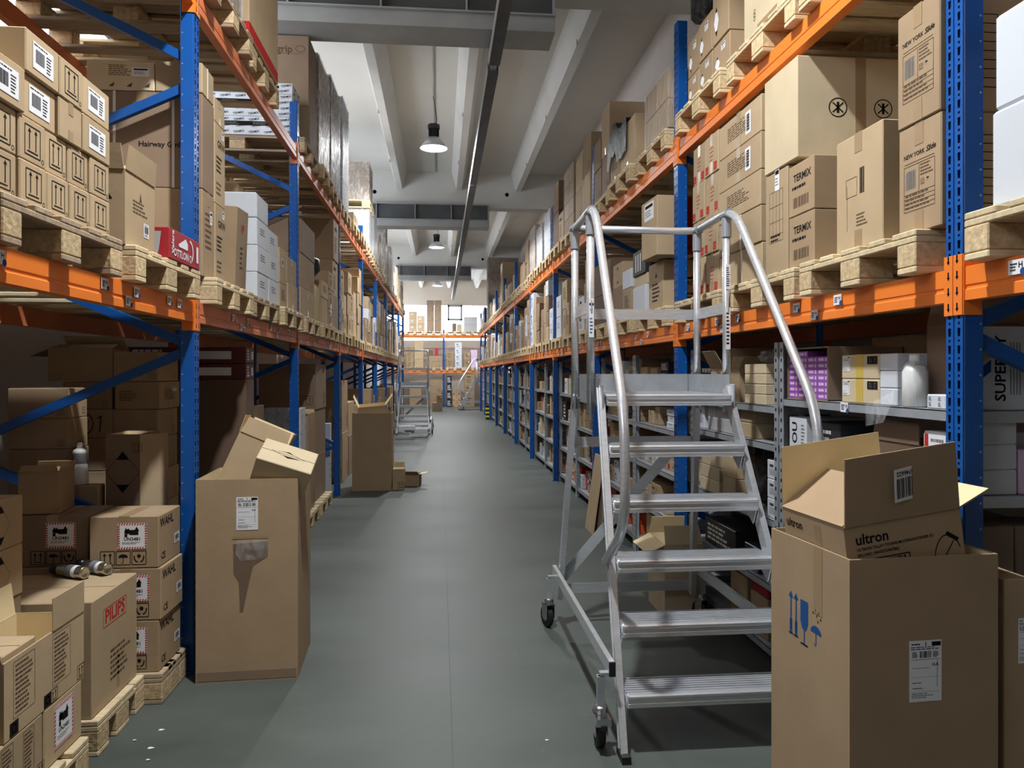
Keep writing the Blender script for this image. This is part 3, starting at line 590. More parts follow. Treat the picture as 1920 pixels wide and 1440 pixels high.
def open_carton(w, d, h, loc, rot, label, flaps, m='card', group=None, t=.006, prt=None, fill=None, name='open_carton', flen=None, side='R'):
    mb = MB()
    for x0, x1, y0, y1 in ((-d / 2, -d / 2 + t, -w / 2, w / 2), (d / 2 - t, d / 2, -w / 2, w / 2), (-d / 2 + t, d / 2 - t, -w / 2, -w / 2 + t), (-d / 2 + t, d / 2 - t, w / 2 - t, w / 2)): mb.box(x0, x1, y0, y1, 0, h, m)
    mb.box(-d / 2 + t, d / 2 - t, -w / 2 + t, w / 2 - t, 0, t, m)
    i = t + .0006
    for q in ([(-d / 2 + i, -w / 2 + t, t), (-d / 2 + i, w / 2 - t, t), (-d / 2 + i, w / 2 - t, h - .002), (-d / 2 + i, -w / 2 + t, h - .002)], [(d / 2 - i, w / 2 - t, t), (d / 2 - i, -w / 2 + t, t), (d / 2 - i, -w / 2 + t, h - .002), (d / 2 - i, w / 2 - t, h - .002)],
              [(-d / 2 + t, -w / 2 + i, t), (d / 2 - t, -w / 2 + i, t), (d / 2 - t, -w / 2 + i, h - .002), (-d / 2 + t, -w / 2 + i, h - .002)], [(-d / 2 + t, w / 2 - i, t), (d / 2 - t, w / 2 - i, t), (d / 2 - t, w / 2 - i, h - .002), (-d / 2 + t, w / 2 - i, h - .002)]): mb.add(q, [(0, 1, 2, 3)], 'card_inside')
    if prt: prt(frames(mb, w, d, h, side))
    o = mb.build(name); o.location = loc; o.rotation_euler = rot if isinstance(rot, tuple) else (0, 0, rot); tag(o, label, 'box', group)
    for fc, ang in flaps.items():
        ang, fl0 = ang if isinstance(ang, tuple) else (ang, flen)                            # 0 closed, 90 upright, 180 folded flat outward
        L_ = w if fc in '+-' else d; fl = fl0 or min(w, d) * .5; sh = .012
        fb = MB(); fb.add([(-L_ / 2 + .003, 0, 0), (L_ / 2 - .003, 0, 0), (L_ / 2 - sh, fl, 0), (-L_ / 2 + sh, fl, 0), (-L_ / 2 + .003, 0, .004), (L_ / 2 - .003, 0, .004), (L_ / 2 - sh, fl, .004), (-L_ / 2 + sh, fl, .004)], [(4, 5, 6, 7), (0, 1, 5, 4), (1, 2, 6, 5), (2, 3, 7, 6), (3, 0, 4, 7)], m)
        fb.add([(-L_ / 2 + .003, 0, -.0004), (L_ / 2 - .003, 0, -.0004), (L_ / 2 - sh, fl, -.0004), (-L_ / 2 + sh, fl, -.0004)], [(3, 2, 1, 0)], 'card_inside')
        f_ = fb.build('flap', o)
        base = {'N': (0, (0, -w / 2, h)), 'F': (math.pi, (0, w / 2, h)), '-': (-math.pi / 2, (-d / 2, 0, h)), '+': (math.pi / 2, (d / 2, 0, h))}[fc]
        f_.location = base[1]; f_.rotation_euler = (Matrix.Rotation(base[0], 3, 'Z') @ Matrix.Rotation(R(ang), 3, 'X')).to_euler()
    return o
COUNT = {}
def nxt(loc):
    COUNT[loc] = COUNT.get(loc, 0) + 1; return COUNT[loc]
TIERS = {1: [''], 2: ['bottom', 'top'], 3: ['bottom', 'middle', 'top']}
def tiers(n): return TIERS.get(n) or ['bottom'] + [ORD[i] for i in range(2, n)] + ['top']
def stack(side, X, xn, xf, depth, z0, specs, loc, y=None, gap=.004, grp=None, back=0., name=None):
    s = 1 if side == 'L' else -1
    if y: Y0, Y1 = y
    else: Y0, Y1 = sorted((YX(xn, X), YX(xf, X)))
    jr = random.Random(int(z0 * 50 + (Y0 + Y1) * 131)); z = z0; n = len(specs); k = nxt(loc); T = tiers(n); out = []
    for i, sp in enumerate(specs):
        lk, top = sp[0], sp[1]
        zt = z + top if top < 5 else ZXY(top, X, Y0)
        h = zt - z - .002; dd = sp[2] if len(sp) > 2 else depth; off = jr.uniform(0, .014) if n > 1 else 0
        desc = LK[lk]['desc']; lab = f"{desc}, {T[i] + ' of ' + ORD[k] + ' stack' if T[i] else 'single, ' + ORD[k] + ' from camera'}, {loc}"
        out.append(carton(lk, Y1 - Y0 - gap, dd, h, side, (X - s * (dd / 2 + off), (Y0 + Y1) / 2, z), lab, grp or f"cartons, {loc}", name=name if name and LK[lk]['name'] == 'carton' else None))
        z = zt
    return z
def wrapped(side, X, Y0, Y1, depth, z0, z1, loc, m='card_kraft', rows=4, cols=2, wrap='wrap', desc='film-wrapped pallet load of cartons', cat='pallet load', prt=None):
    s = 1 if side == 'L' else -1; k = nxt(loc); w, h = Y1 - Y0 - .02, z1 - z0
    o = thing('wrapped_load', f"{desc}, {ORD[k]} from camera, {loc}", cat, (X - s * depth / 2, (Y0 + Y1) / 2, z0), 0, f"wrapped loads, {loc}")
    for r in range(rows):
        for c in range(cols):
            mb = MB(); ww = w / cols; mb.cbox(-depth / 2, depth / 2, -w / 2 + c * ww + .002, -w / 2 + (c + 1) * ww - .002, h * r / rows + .001, h * (r + 1) / rows - .001, .004, m)
            if prt:
                mb.T = Matrix.Translation((0, -w / 2 + (c + .5) * ww, h * r / rows)); prt(frames(mb, ww - .004, depth, h / rows - .002, side)); mb.T = None
            mb.build('carton', o)
    mb = MB(); rnd = random.Random(int(Y0 * 97 + z0 * 13)); e = .006; nz = 7; ring = []
    P = [(-depth / 2 - e, -w / 2 - e), (0, -w / 2 - e), (depth / 2 + e, -w / 2 - e), (depth / 2 + e, 0), (depth / 2 + e, w / 2 + e), (0, w / 2 + e), (-depth / 2 - e, w / 2 + e), (-depth / 2 - e, 0)]
    vs, fs = [], []
    for i in range(nz):
        for p in P: j = rnd.uniform(0, .014); vs.append((p[0] * (1 + j), p[1] * (1 + j), h * i / (nz - 1) + (.004 if i == nz - 1 else 0)))
    for i in range(nz - 1):
        for q in range(8): fs.append((i * 8 + q, i * 8 + (q + 1) % 8, (i + 1) * 8 + (q + 1) % 8, (i + 1) * 8 + q))
    fs.append(tuple((nz - 1) * 8 + q for q in range(8))); mb.add(vs, fs, wrap); mb.build('stretch_film', o)
    return o
# ------------------------------------------------------------------ pallets
def pallet_pieces(d, w, wood):
    tb, P = .022, []
    nb = 5 if w > .7 else 4
    for i in range(nb):
        bw = .13 if i % 2 == 0 else .1; y = -w / 2 + bw / 2 + (w - bw) * i / (nb - 1); P.append(('top_board', (-d / 2, d / 2, y - bw / 2, y + bw / 2, .122, .144), wood))
    for x in (-d / 2 + .07, 0, d / 2 - .07): P.append(('cross_board', (x - .07, x + .07, -w / 2, w / 2, .1, .122), wood))
    for y, bw in ((-w / 2 + .05, .1), (0, .13), (w / 2 - .05, .1)):
        P.append(('bottom_board', (-d / 2, d / 2, y - bw / 2, y + bw / 2, 0, .022), wood))
        for x in (-d / 2 + .07, 0, d / 2 - .07): P.append(('block', (x - .07, x + .07, y - bw / 2, y + bw / 2, .022, .1), 'chipwood'))
    return P
def pallet(loc, label, d=1.2, w=.8, wood='wood', fine=True, group=None, yaw=0.):
    if fine:
        o = thing('wooden_pallet', label, 'pallet', loc, yaw, group)
        for i, (nm, b, m) in enumerate(pallet_pieces(d, w, wood)):
            def mk():
                mb = MB(); mb.cbox(*b, .004, m); return mb.data(nm)
            place(nm, cached(('pal', d, w, wood, i), mk), o)
    else:
        def mk():
            mb = MB()
            for nm, b, m in pallet_pieces(d, w, wood): mb.box(*b, m)
            return mb.data('wooden_pallet')
        o = place('wooden_pallet', cached(('palm', d, w, wood), mk)); o.location = loc; o.rotation_euler = (0, 0, yaw); tag(o, label, 'pallet', group)
    return o
# ------------------------------------------------------------------ racking
XR, XL, PITCH, RD = 1.618, -1.2625, 2.80, 1.10
def post_mesh(side, zt, fine, rear=False):
    s = 1 if side == 'L' else -1
    def mk():
        mb = MB(); x0, x1 = (-.07, -.003) if s > 0 else (.003, .07)
        mb.cbox(x0, x1, -.04, .04, .004, zt, .004, 'blue_steel')
        fx = (-.003, 0) if s > 0 else (0, .003)
        for y in (-.0215, .0215): mb.box(*fx, y - .017, y + .017, .004, zt, 'blue_steel')
        f = Face(mb, (0, 0, 0), (0, s, 0), (0, 0, 1), .08, zt); f.lift = .0005
        if not rear:
            z = .08
            while z < zt - .03:
                for y in (-.0215, .0215):
                    f.poly([(y - .0065, z + .013), (y - .005, z - .013), (y + .005, z - .013), (y + .0065, z + .013)], 'hole')
                    if fine: f.poly([(y + .0045 * math.cos(a), z + .028 + .0045 * math.sin(a)) for a in (0, .8, 1.6, 2.4, 3.2, 4, 4.8, 5.6)], 'hole')
                z += .055 if fine else .11
            n = Face(mb, ((-.058 if s > 0 else .058), -.04, 0), (1, 0, 0), (0, 0, 1), .07, zt); n.lift = .0005; z = .1
            while z < zt - .05 and fine: n.rect(0, z, .006, .006, 'zinc'); z += .08
        return mb.data('post')
    return cached(('post', side, round(zt, 2), fine, rear), mk)
def upright(side, Yfar, ztop, n, fine, X=None, wordy=None):
    s = 1 if side == 'L' else -1; X = X if X is not None else (XL if side == 'L' else XR); nm = 'left' if side == 'L' else 'right'
    o = thing('rack_upright_frame', wordy or f"blue perforated upright frame, {ORD[n]} from camera along {nm} rack", 'rack frame', (X, Yfar - .04, 0), 0, f"{nm} rack upright frames")
    place('front_post', post_mesh(side, ztop, fine), o)
    r = place('rear_post', post_mesh(side, ztop, False, True), o); r.location = (-s * (RD - .07), 0, 0)
    pairs = [((.62, .2)), ((.64, 1.08)), ((1.66, 1.22)), ((1.70, 2.12)), ((3.03, 2.56)), ((3.18, 3.66))]
    for zfro, zrear in pairs:
        mb = MB(); mb.bar((-s * .05, .0, zfro), (-s * (RD - .05), .0, zrear), .035, .045, 'blue_steel'); mb.build('brace', o)
    for q in (0, 1):
        mb = MB(); x = -s * (.035 if q == 0 else RD - .035); mb.box(x - .055, x + .055, -.06, .06, 0, .006, 'blue_steel')
        for bx, by in ((-.045, -.05), (.045, .05)): mb.lathe([(.009, .006), (.009, .016)], 'zinc', 8, Matrix.Translation((x + bx, by, 0)))
        mb.build('foot_plate', o)
    return o
def beam(side, Y0, Y1, zb, zt, label, m, X=None, rear=False, labels=(), group=None, fine=True):
    s = 1 if side == 'L' else -1; X = X if X is not None else (XL if side == 'L' else XR)
    if rear: X = X - s * RD; s = -s
    h = zt - zb; L_ = Y1 - Y0
    o = thing('rack_beam', label, 'rack beam', (X, (Y0 + Y1) / 2, zb), 0, group)
    def mk():
        mb = MB(); prof = [(-.002, 0), (-.002, h * .3), (-.007, h * .34), (-.007, h * .42), (-.004, h * .46), (-.004, h), (-.05, h), (-.05, 0)]
        vs = [(s * x, y, z) for y in (-L_ / 2, L_ / 2) for x, z in prof]; k = len(prof)
        mb.add(vs, [tuple(range(k)), tuple(range(k, 2 * k))] + [(i, (i + 1) % k, k + (i + 1) % k, k + i) for i in range(k)], m); return mb.data('beam_profile')
    place('beam_profile', cached(('beam', side, rear, round(L_, 3), round(h, 3), m), mk), o)
    for e in (-1, 1):
        def mc():
            mb = MB(); y0, y1 = sorted((e * (L_ / 2 - .002), e * (L_ / 2 + .0385))); xs = sorted((s * .0015, s * .0055))
            mb.cbox(xs[0], xs[1], y0, y1, -.045, h + .04, .0015, m)
            xs = sorted((s * .0015, -s * .06)); ys = sorted((e * (L_ / 2 - .005), e * (L_ / 2 - .0008))); mb.box(xs[0], xs[1], ys[0], ys[1], -.045, h + .04, m)
            f = Face(mb, (s * .0055, e * (L_ / 2 + .02), h / 2), (0, s, 0), (0, 0, 1), .04, h); f.lift = .0005
            if fine and not rear:
                for z in (-.075, -.025, .025, .075): f.rect(0, z + .008, .006, .018, 'hole'); f.poly([(-.007, z), (0, z - .011), (.007, z)], 'hole')
            return mb.data('end_connector')
        place('end_connector', cached(('conn', side, rear, e, round(L_, 3), round(h, 3), m, fine), mc), o)
    for (yy, zz) in labels:
        me = cached(('locn',), lambda: sticker_mesh('locn', .06, .042).data('location_label'))
        l = place('location_label', me, o); l.location = (s * .002, yy, h * zz); l.rotation_euler = (0, 0, s * math.pi / 2)
    return o
# ------------------------------------------------------------------ the room
XW0, XW1, YW0, YW1, ZC = -2.66, 2.86, -3.2, 36.4, 6.06
mb = MB(); mb.box(XW0 - .2, XW1 + .2, YW0 - .2, YW1 + .2, -.1, 0, 'floor_screed'); struct('floor', mb)
mb = MB(); mb.box(XW0 - .2, XW1 + .2, YW0 - .2, YW1 + .2, ZC, ZC + .15, 'ceil_paint'); struct('ceiling', mb)
GY = [-2.45, 7.2, 16.85, 26.5]
ZS, ZT = 3.62, 5.05
mb = MB(); mb.box(XW0 - .2, XW0, YW0, YW1, 0, ZS, 'wall_paint'); mb.box(XW0 - .2, XW0, YW0, YW1, ZT, ZC, 'wall_paint')
gaps = []
for g in [YW0] + [y + .35 for y in GY] :
    pass
spans = [(-2.1, 2.2), (2.5, 7.1), (7.7, 12.0), (12.3, 16.7), (17.4, 21.6), (21.9, 26.3), (27, 31.2), (31.5, 36)]
pv = YW0
for a, b_ in spans: mb.box(XW0 - .2, XW0, pv, a, ZS, ZT, 'wall_paint'); pv = b_
mb.box(XW0 - .2, XW0, pv, YW1, ZS, ZT, 'wall_paint'); struct('wall_left', mb)
mb = MB(); mb.box(XW1, XW1 + .2, YW0, YW1, 0, ZC, 'wall_paint'); struct('wall_right', mb)
mb = MB(); mb.box(XW0 - .2, XW1 + .2, YW0 - .2, YW0, 0, ZC, 'back_dim'); struct('wall_back', mb)
mb = MB(); mb.box(XW0 - .2, XW1 + .2, YW1, YW1 + .2, 0, 3.12, 'end_paint'); mb.box(XW0 - .2, XW1 + .2, YW1, YW1 + .2, 4.82, ZC, 'end_paint')
for z in (2.2, 2.42, 2.75): mb.box(XW0, XW1, YW1 - .03, YW1, z, z + .05, 'ceil_paint')
struct('wall_front', mb)
wn = 0
for a, b_ in spans:
    wn += 1; mb = MB(); mb.box(XW0 - .12, XW0 - .11, a, b_, ZS, ZT, 'daylight')
    n = 4
    for i in range(n + 1): y = a + (b_ - a) * i / n; mb.box(XW0 - .11, XW0 - .07, y - .03, y + .03, ZS, ZT, 'frame_grey')
    for z in (ZS + .03, (ZS + ZT) / 2, ZT - .03): mb.box(XW0 - .11, XW0 - .07, a, b_, z - .03, z + .03, 'frame_grey')
    struct(f'window_{wn}', mb)
wn += 1; mb = MB(); mb.box(XW0, XW1, YW1 + .05, YW1 + .06, 3.12, 4.82, 'daylight')
for x in (-1.9, -.4, 1.6): mb.box(x - .012, x + .012, YW1 + .02, YW1 + .05, 3.12, 4.82, 'light_steel')
struct(f'window_{wn}', mb)
x0, z0 = atY(839, 601, YW1); x1, z1 = atY(867, 572, YW1); wn += 1
mb = MB(); t = .09
for bx in ((x0, x1, z0, z0 + t), (x0, x1, z1 - t, z1), (x0, x0 + t, z0, z1), (x1 - t, x1, z0, z1)): mb.box(bx[0], bx[1], YW1 - .04, YW1 + .04, bx[2], bx[3], 'frame_grey')
struct(f'window_{wn}', mb)
tn = 0
for g in GY:
    tn += 1; mb = MB(); mb.box(XW0, XW1, g, g + .35, 5.27, ZC, 'ceil_beam')
    for hx in (-1.45, 1.51): mb.add([(hx + .045 * math.cos(-a * .524), g - .001, 5.58 + .045 * math.sin(-a * .524)) for a in range(12)], [tuple(range(12))], 'hole')
    struct(f'trim_{tn}', mb)
ends = [(YW0, GY[0])] + [(GY[i] + .35, GY[i + 1]) for i in range(3)] + [(GY[3] + .35, YW1)]
for a, b_ in ends[1:]:
    for x in (-2.24, -.9, .43, 1.77):
        tn += 1; mb = MB(); P = [(x - .17, ZC), (x - .06, 5.66), (x + .06, 5.66), (x + .17, ZC)]
        mb.add([(p[0], y, p[1]) for y in (a, b_) for p in P], [(3, 2, 1, 0), (4, 5, 6, 7), (0, 1, 5, 4), (1, 2, 6, 5), (2, 3, 7, 6)], 'ceil_beam')
        for k in range(3):
            y = a + (b_ - a) * (k + .6) / 3.4; mb.box(x - .075, x - .06, y - .02, y + .02, 5.64, 5.7, 'light_steel')
        struct(f'trim_{tn}', mb)
where = {GY[1]: 'overhead near the camera', GY[2]: 'behind the nearer hanging lamp', GY[3]: 'behind the farther hanging lamp'}
for g in GY[1:]:
    mb = MB(); o = thing('steel_girder', f"dark steel girder with plate stiffeners under ceiling beam, {where[g]}", 'girder', (-.3, g, 4.95))
    mb.box(-1.3, 1.4, -.09, -.08, 0, .36, 'dark_steel'); mb.box(-1.3, 1.4, -.16, -.08, .345, .36, 'light_steel'); mb.box(-1.3, 1.4, -.16, -.08, 0, .015, 'light_steel'); mb.build('web', o)
    for x in (-1.1, -.25, .55, 1.38): mb = MB(); mb.box(x - .008, x + .008, -.155, -.09, .015, .345, 'light_steel'); mb.build('stiffener', o)
    mb = MB(); mb.box(-2.3, 1.4, -.12, .3, -.14, -.001, 'light_steel'); mb.build('lower_flange', o)
tr = thing('cable_trunking', 'long dark metal cable trunking hung along the aisle ceiling', 'trunking', (.55, 0, 4.66))
for a, b_ in ((-2, 7.55), (7.75, 12.4), (12.42, 17.2), (17.22, 22), (22.02, 27), (27.02, 32)):
    mb = MB(); mb.box(-.055, .055, a, b_, 0, .11, 'dark_steel'); mb.box(-.06, -.055, a, b_, -.004, .114, 'light_steel'); mb.build('trunking_length', tr)
mb = MB(); mb.box(-.03, .03, 7.55, 7.75, .03, .08, 'light_steel'); mb.build('joiner', tr)
for g in GY[1:]: mb = MB(); mb.box(-.008, .008, g + .1, g + .12, .11, .15, 'light_steel'); mb.build('hanger', tr)
mb = MB(); mb.tube([(-.1, 7.55, 6.045), (-.1, 16.8, 6.045)], .014, 'light_steel', 8); tag(mb.build('conduit'), 'pale conduit pipe along ceiling feeding the nearer hanging lamp', 'conduit')
for i, (y, lab) in enumerate(((2.55, 'black-topped high-bay lamp overhead, nearest the camera'), (12.17, 'nearer hanging high-bay lamp seen over the aisle'), (21.8, 'farther hanging high-bay lamp seen over the aisle'), (31.4, 'high-bay lamp at the far end of the aisle'))):
    o = thing('high_bay_lamp', lab, 'lamp', (-.1, y, 5.18), 0, 'high-bay lamps')
    mb = MB(); mb.lathe([(.1, .17), (.105, .17), (.226, .0), (.222, .0), (.22, .012), (.1, .16)], 'reflector', 28); mb.build('reflector', o, True)
    mb = MB(); mb.lathe([(.216, .012), (.2, .004), (.08, -.006), (.0, -.008)], 'lens', 28); mb.build('lens', o, True)
    mb = MB()
    mb.lathe([(.07, .15), (.07, .31), (.095, .315), (.1, .36), (.095, .385), (.04, .39)], 'lamp_black', 24)
    for k in range(20):
        a = k * math.pi / 10; mb.bar((.07 * math.cos(a), .07 * math.sin(a), .17), (.07 * math.cos(a), .07 * math.sin(a), .31), .006, .03, 'lamp_black', (math.cos(a), math.sin(a), 0))
    mb.build('driver_housing', o)
    mb = MB(); mb.tube([(0, 0, .39), (0, 0, .845)], .004, 'zinc', 6); mb.build('hanging_wire', o)
    mb = MB(); mb.tube([(.02, 0, .385), (.05, .01, .45), (.02, .0, .7), (-.01, 0, .845)], .006, 'lamp_black', 6, .1); mb.build('power_cord', o)
    ld = bpy.data.lights.new('lamp_light', 'AREA'); ld.shape = 'DISK'; ld.size = .2; ld.energy = LAMP_W; ld.color = (.97, .985, 1); ld.spread = R(165)
    l = bpy.data.objects.new('lamp_light', ld); COL.objects.link(l); l.location = (-.1, y, 5.165)
# ------------------------------------------------------------------ racks
ZR1, ZR2, ZL1, ZL2 = (1.772, 1.877), (3.02, 3.13), (1.81, 1.915), (3.45, 3.555)
YP = {'L': [4.07 + PITCH * (j - 1) for j in range(0, 10)], 'R': [2.255 + PITCH * (j - 1) for j in range(0, 12)]}
NAME = {'L': 'left', 'R': 'right'}
def bay(side, i): return YP[side][i - 1], YP[side][i] - .08          # bay 1 is the one beside the camera
def bw(side, i): return f"{ORD[i]} {NAME[side]} bay"
for side in 'LR':
    for j, y in enumerate(YP[side]):
        if j == 0: continue
        upright(side, y, 3.96, j, y < 9)
    nb = len(YP[side]) - 1
    for i in range(1, nb + 1):
        Y0, Y1 = bay(side, i)
        for lv, zz in (('lower', ZL1 if side == 'L' else ZR1), ('upper', ZL2 if side == 'L' else ZR2)):
            m = 'orange_steel' if side == 'R' or i == 1 else 'dull_orange_steel'
            rnd = random.Random(i * 7 + len(lv)); L_ = Y1 - Y0
            labs = ()
            if lv == 'lower' and i < 7:
                labs = [(-L_ / 2 + L_ * q, z_) for q, z_ in ((.24, .7), (.31, .25), (.37, .68), (.62, .7), (.7, .28), (.73, .7), (.87, .72), (.92, .7))][:8 if i < 4 else 6]
            beam(side, Y0, Y1, zz[0], zz[1], f"{'bright' if m[0] == 'o' else 'duller'} orange {lv} front beam, {bw(side, i)}", m, labels=labs, group=f"{NAME[side]} rack front beams", fine=i < 4)
            beam(side, Y0, Y1, zz[0], zz[1], f"{'bright' if m[0] == 'o' else 'duller'} orange {lv} rear beam, {bw(side, i)}", 'dull_orange_steel', rear=True, group=f"{NAME[side]} rack rear beams", fine=False)
def pallets(side, i, lv, skip=(), wood=('wood', 'wood', 'wood')):
    Y0, Y1 = bay(side, i); s = 1 if side == 'L' else -1; z = {'L1': ZL1, 'L2': ZL2, 'R1': ZR1, 'R2': ZR2}[side + str(lv)][1] + .001
    X = (XL if side == 'L' else XR) + s * .045; g = (Y1 - Y0 - 2.4) / 4
    rnd = random.Random(i * 31 + lv * 7 + (side == 'L'))
    for k in range(3):
        if k in skip: continue
        y = Y0 + g + .4 + k * (.8 + g); fine = i <= 3
        pallet((X - s * (.6 - rnd.uniform(-.015, .03)), y + rnd.uniform(-.02, .02), z), f"wooden pallet, {ORD[k + 1]} of three from camera, {bw(side, i)}, {'lower' if lv == 1 else 'upper'} beams", wood=wood[k], fine=fine, group=f"pallets on the {NAME[side]} rack {'lower' if lv == 1 else 'upper'} beams")
    return z + .145
LOC = lambda side, i, lv: f"{bw(side, i)}, {('floor level', 'lower beams', 'upper beams')[lv]}"
# ---- left rack, lower beams
zl = pallets('L', 1, 1, wood=('wood_old', 'wood_old', 'wood')); X = -1.25; lc = LOC('L', 1, 1)
yy = lambda zc: (zc + .0965 * 1.25) / CP
cols = [(1.92, 2.075), (2.079, 2.234), (2.238, 2.393), (2.397, 2.54), (2.544, 2.69), (2.694, 2.85)]
hh = .135
for a, b_ in cols: stack('L', X, 0, 0, .4, zl, [('arrows', hh), ('arrows', hh)], lc, (yy(a), yy(b_)))
z2 = zl + 2 * hh + .001
for a, b_, sp in ((1.86, 2.06, ['labelbox']), (2.064, 2.262, ['labelbox']), (2.266, 2.466, ['labelbox', 'labelbox']), (2.47, 2.63, ['plain', 'arrows']), (2.634, 2.85, ['labelbox', 'labelbox'])):
    stack('L', X, 0, 0, .4, z2, [(q, hh) for q in sp], 'upper rows of nearest left deck', (yy(a), yy(b_)))
o = open_carton(.31, .22, .30, (X - .11, yy(3.13), zl), 0, 'tall open carton with big black arrow beside the arrow cartons', {'N': 95, 'F': 100, '+': 96, '-': 92}, 'card', None, prt=lambda f: pr_bigarrow(f), side='L', flen=.1)
stick(o, 'A', .06, -.06, .055, .06, 'barcode', (.31, .22, .30), 'L')
o = carton('redc', .42, .17, .14, 'L', (-1.205 - .085, yy(3.545), zl), 'red retail carton with dryer picture beside first left blue post', None)
mb = MB(); f = Face(mb, (0, 0, 0), (1, 0, 0), (0, 0, 1), .42, .14); f.text('OTTLON', -.06, -.035, .035, 'paper'); f.text('Valera', -.17, .01, .03, 'paper', math.pi / 2)
f.poly([(-.1, .01), (.0, .05), (.03, .03), (.03, .0), (-.02, .0), (-.09, -.0)], 'paper'); f.arc(.06, .0, .045, .05, -1.2, 1.6, .012, 'paper', 10); f.rect(.17, 0, .03, .08, 'paper'); f.arc(.07, -.035, .016, .016, 0, 6.28, .006, 'paper', 10)
pp = mb.build('printed_panel', o); pp.location = (.0862, 0, .07); pp.rotation_euler = (0, 0, math.pi / 2)
mb = MB(); f = Face(mb, (0, 0, 0), (1, 0, 0), (0, 0, 1), .17, .14); f.poly([(-.05, -.03), (.04, -.03), (.05, .05), (-.05, .05)], 'grey_card'); f.poly([(-.04, -.07), (-.01, -.07), (-.01, -.03), (-.05, -.03)], 'grey_card'); f.poly([(.01, -.07), (.03, -.07), (.04, -.03), (.01, -.03)], 'grey_card')
pp = mb.build('printed_panel', o); pp.location = (0, -.2112, .07)
zl = pallets('L', 2, 1, wood=('wood', 'wood_old', 'wood')); lc = LOC('L', 2, 1)
stack('L', X, 0, 0, .62, zl, [('sticker2', .465), ('hairway', .505)], lc, (4.10, 4.31))
stack('L', X, 0, 0, .5, zl, [('grw', .44), ('grw', .46), ('plain', .14)], lc, (4.315, 4.52))
carton('horse', .2, .34, .15, 'L', (-1.50 - .17, 4.2, zl + .971), 'pale carton with horse print atop the strapped carton', 'box')
carton('strap', .2, .24, .16, 'L', (-1.255 - .12, 4.2, zl + .971), 'small strapped carton atop the huge strapped carton', 'box')
o = carton('vip', .36, .34, .52, 'L', (-1.245 - .22, 5.0, zl + .03), 'leaning carton with red lettering beside white stack', None, rot=(R(5), R(3), R(4)))
stack('L', X, 0, 0, .5, zl, [('white', .185), ('white', .185), ('white', .185), ('bluewhite', .18)], lc, (5.29, 5.64))
stack('L', X, 0, 0, .5, zl, [('white', .185), ('white', .185), ('white', .185)], lc, (5.645, 5.99))
stack('L', X, 0, 0, .3, zl, [('lines', .2), ('sticker', .28)], lc, (6.03, 6.3))
stack('L', X - .32, 0, 0, .5, zl, [('strapN', .55), ('strapN', .42)], lc, (6.0, 6.32))
stack('L', X, 0, 0, .5, zl, [('plain', .24), ('plain', .22)], lc, (6.34, 6.74))
zl = pallets('L', 3, 1); lc = LOC('L', 3, 1)
stack('L', X, 0, 0, .5, zl, [('plain', .27), ('kraft', .31), ('brown', .31)], lc, (6.9, 7.66))
stack('L', X, 0, 0, .4, zl, [('bare', .3), ('lines', .18)], lc, (8.12, 8.56))
stack('L', X, 0, 0, .4, zl, [('text', .22), ('text', .22), ('text', .2)], lc, (8.6, 9.0))
stack('L', X - .02, 0, 0, .7, zl, [('wlabel', .42), ('text', .43), ('text', .49)], lc, (9.1, 9.56))
for q, (yk, m_, lab) in enumerate(((7.77, 'yellow_plastic', 'pale yellow paper sack standing by brown triple stack'), (7.90, 'card_pale', 'cream paper sack next to the yellow sack'), (8.035, 'card_pale', 'cream paper sack beside the plain cartons'))):
    mb = MB(); mb.tube([(0, 0, 0), (0, 0, .02), (0, 0, .3), (0, .01, .38), (0, .01, .42)], [.055, .062, .062, .05, .02], m_, 12); o = mb.build('paper_sack', None, True); o.location = (X - .08, yk, zl); tag(o, lab, 'sack', 'paper sacks, third left bay')
mb = MB(); mb.tube([(-.16, 0, 0), (-.13, 0, .02), (0, 0, .03), (.1, 0, .0), (.13, 0, -.03)], [.05, .12, .14, .12, .04], 'black_card', 12); o = mb.build('dark_sack', None, True); o.location = (X - .14, 7.88, zl + .55); tag(o, 'dark plastic sack lying on top of the paper sacks', 'sack')
# ---- generic fill for the bays that only show as slivers
MIX = ['plain', 'kraft', 'lines', 'text', 'sticker', 'brown', 'mixed', 'sticker2', 'white', 'red', 'bare', 'strap', 'wlab', 'plainN']
def fill(side, i, lv, seed, hmax, mix=MIX, z0=None, hmin=.4, wr=(.26, .44)):
    Y0, Y1 = bay(side, i); z = pallets(side, i, lv) if z0 is None else z0; rnd = random.Random(seed); s = 1 if side == 'L' else -1
    Xf = (XL if side == 'L' else XR) - s * .0 + s * .01; y = Y0 + .07; lc = LOC(side, i, lv)
    while y < Y1 - .25:
        w = min(rnd.uniform(*wr), Y1 - .04 - y); H_ = rnd.uniform(hmin, hmax); n = max(1, round(H_ / rnd.uniform(.2, .38))); lk = rnd.choice(mix)
        sp = [(lk if rnd.random() < .75 else rnd.choice(mix), H_ / n) for _ in range(n)]
        stack(side, Xf - s * rnd.uniform(.0, .04), 0, 0, rnd.uniform(.4, .6), z, sp, lc, (y, y + w - .012)); y += w + rnd.choice((0, 0, .02))
for i, sd, hm in ((4, 11, 1.15), (5, 12, 1.1), (6, 13, 1.2), (7, 14, 1.0), (8, 15, 1.1), (9, 16, .9)): fill('L', i, 1, sd, hm)
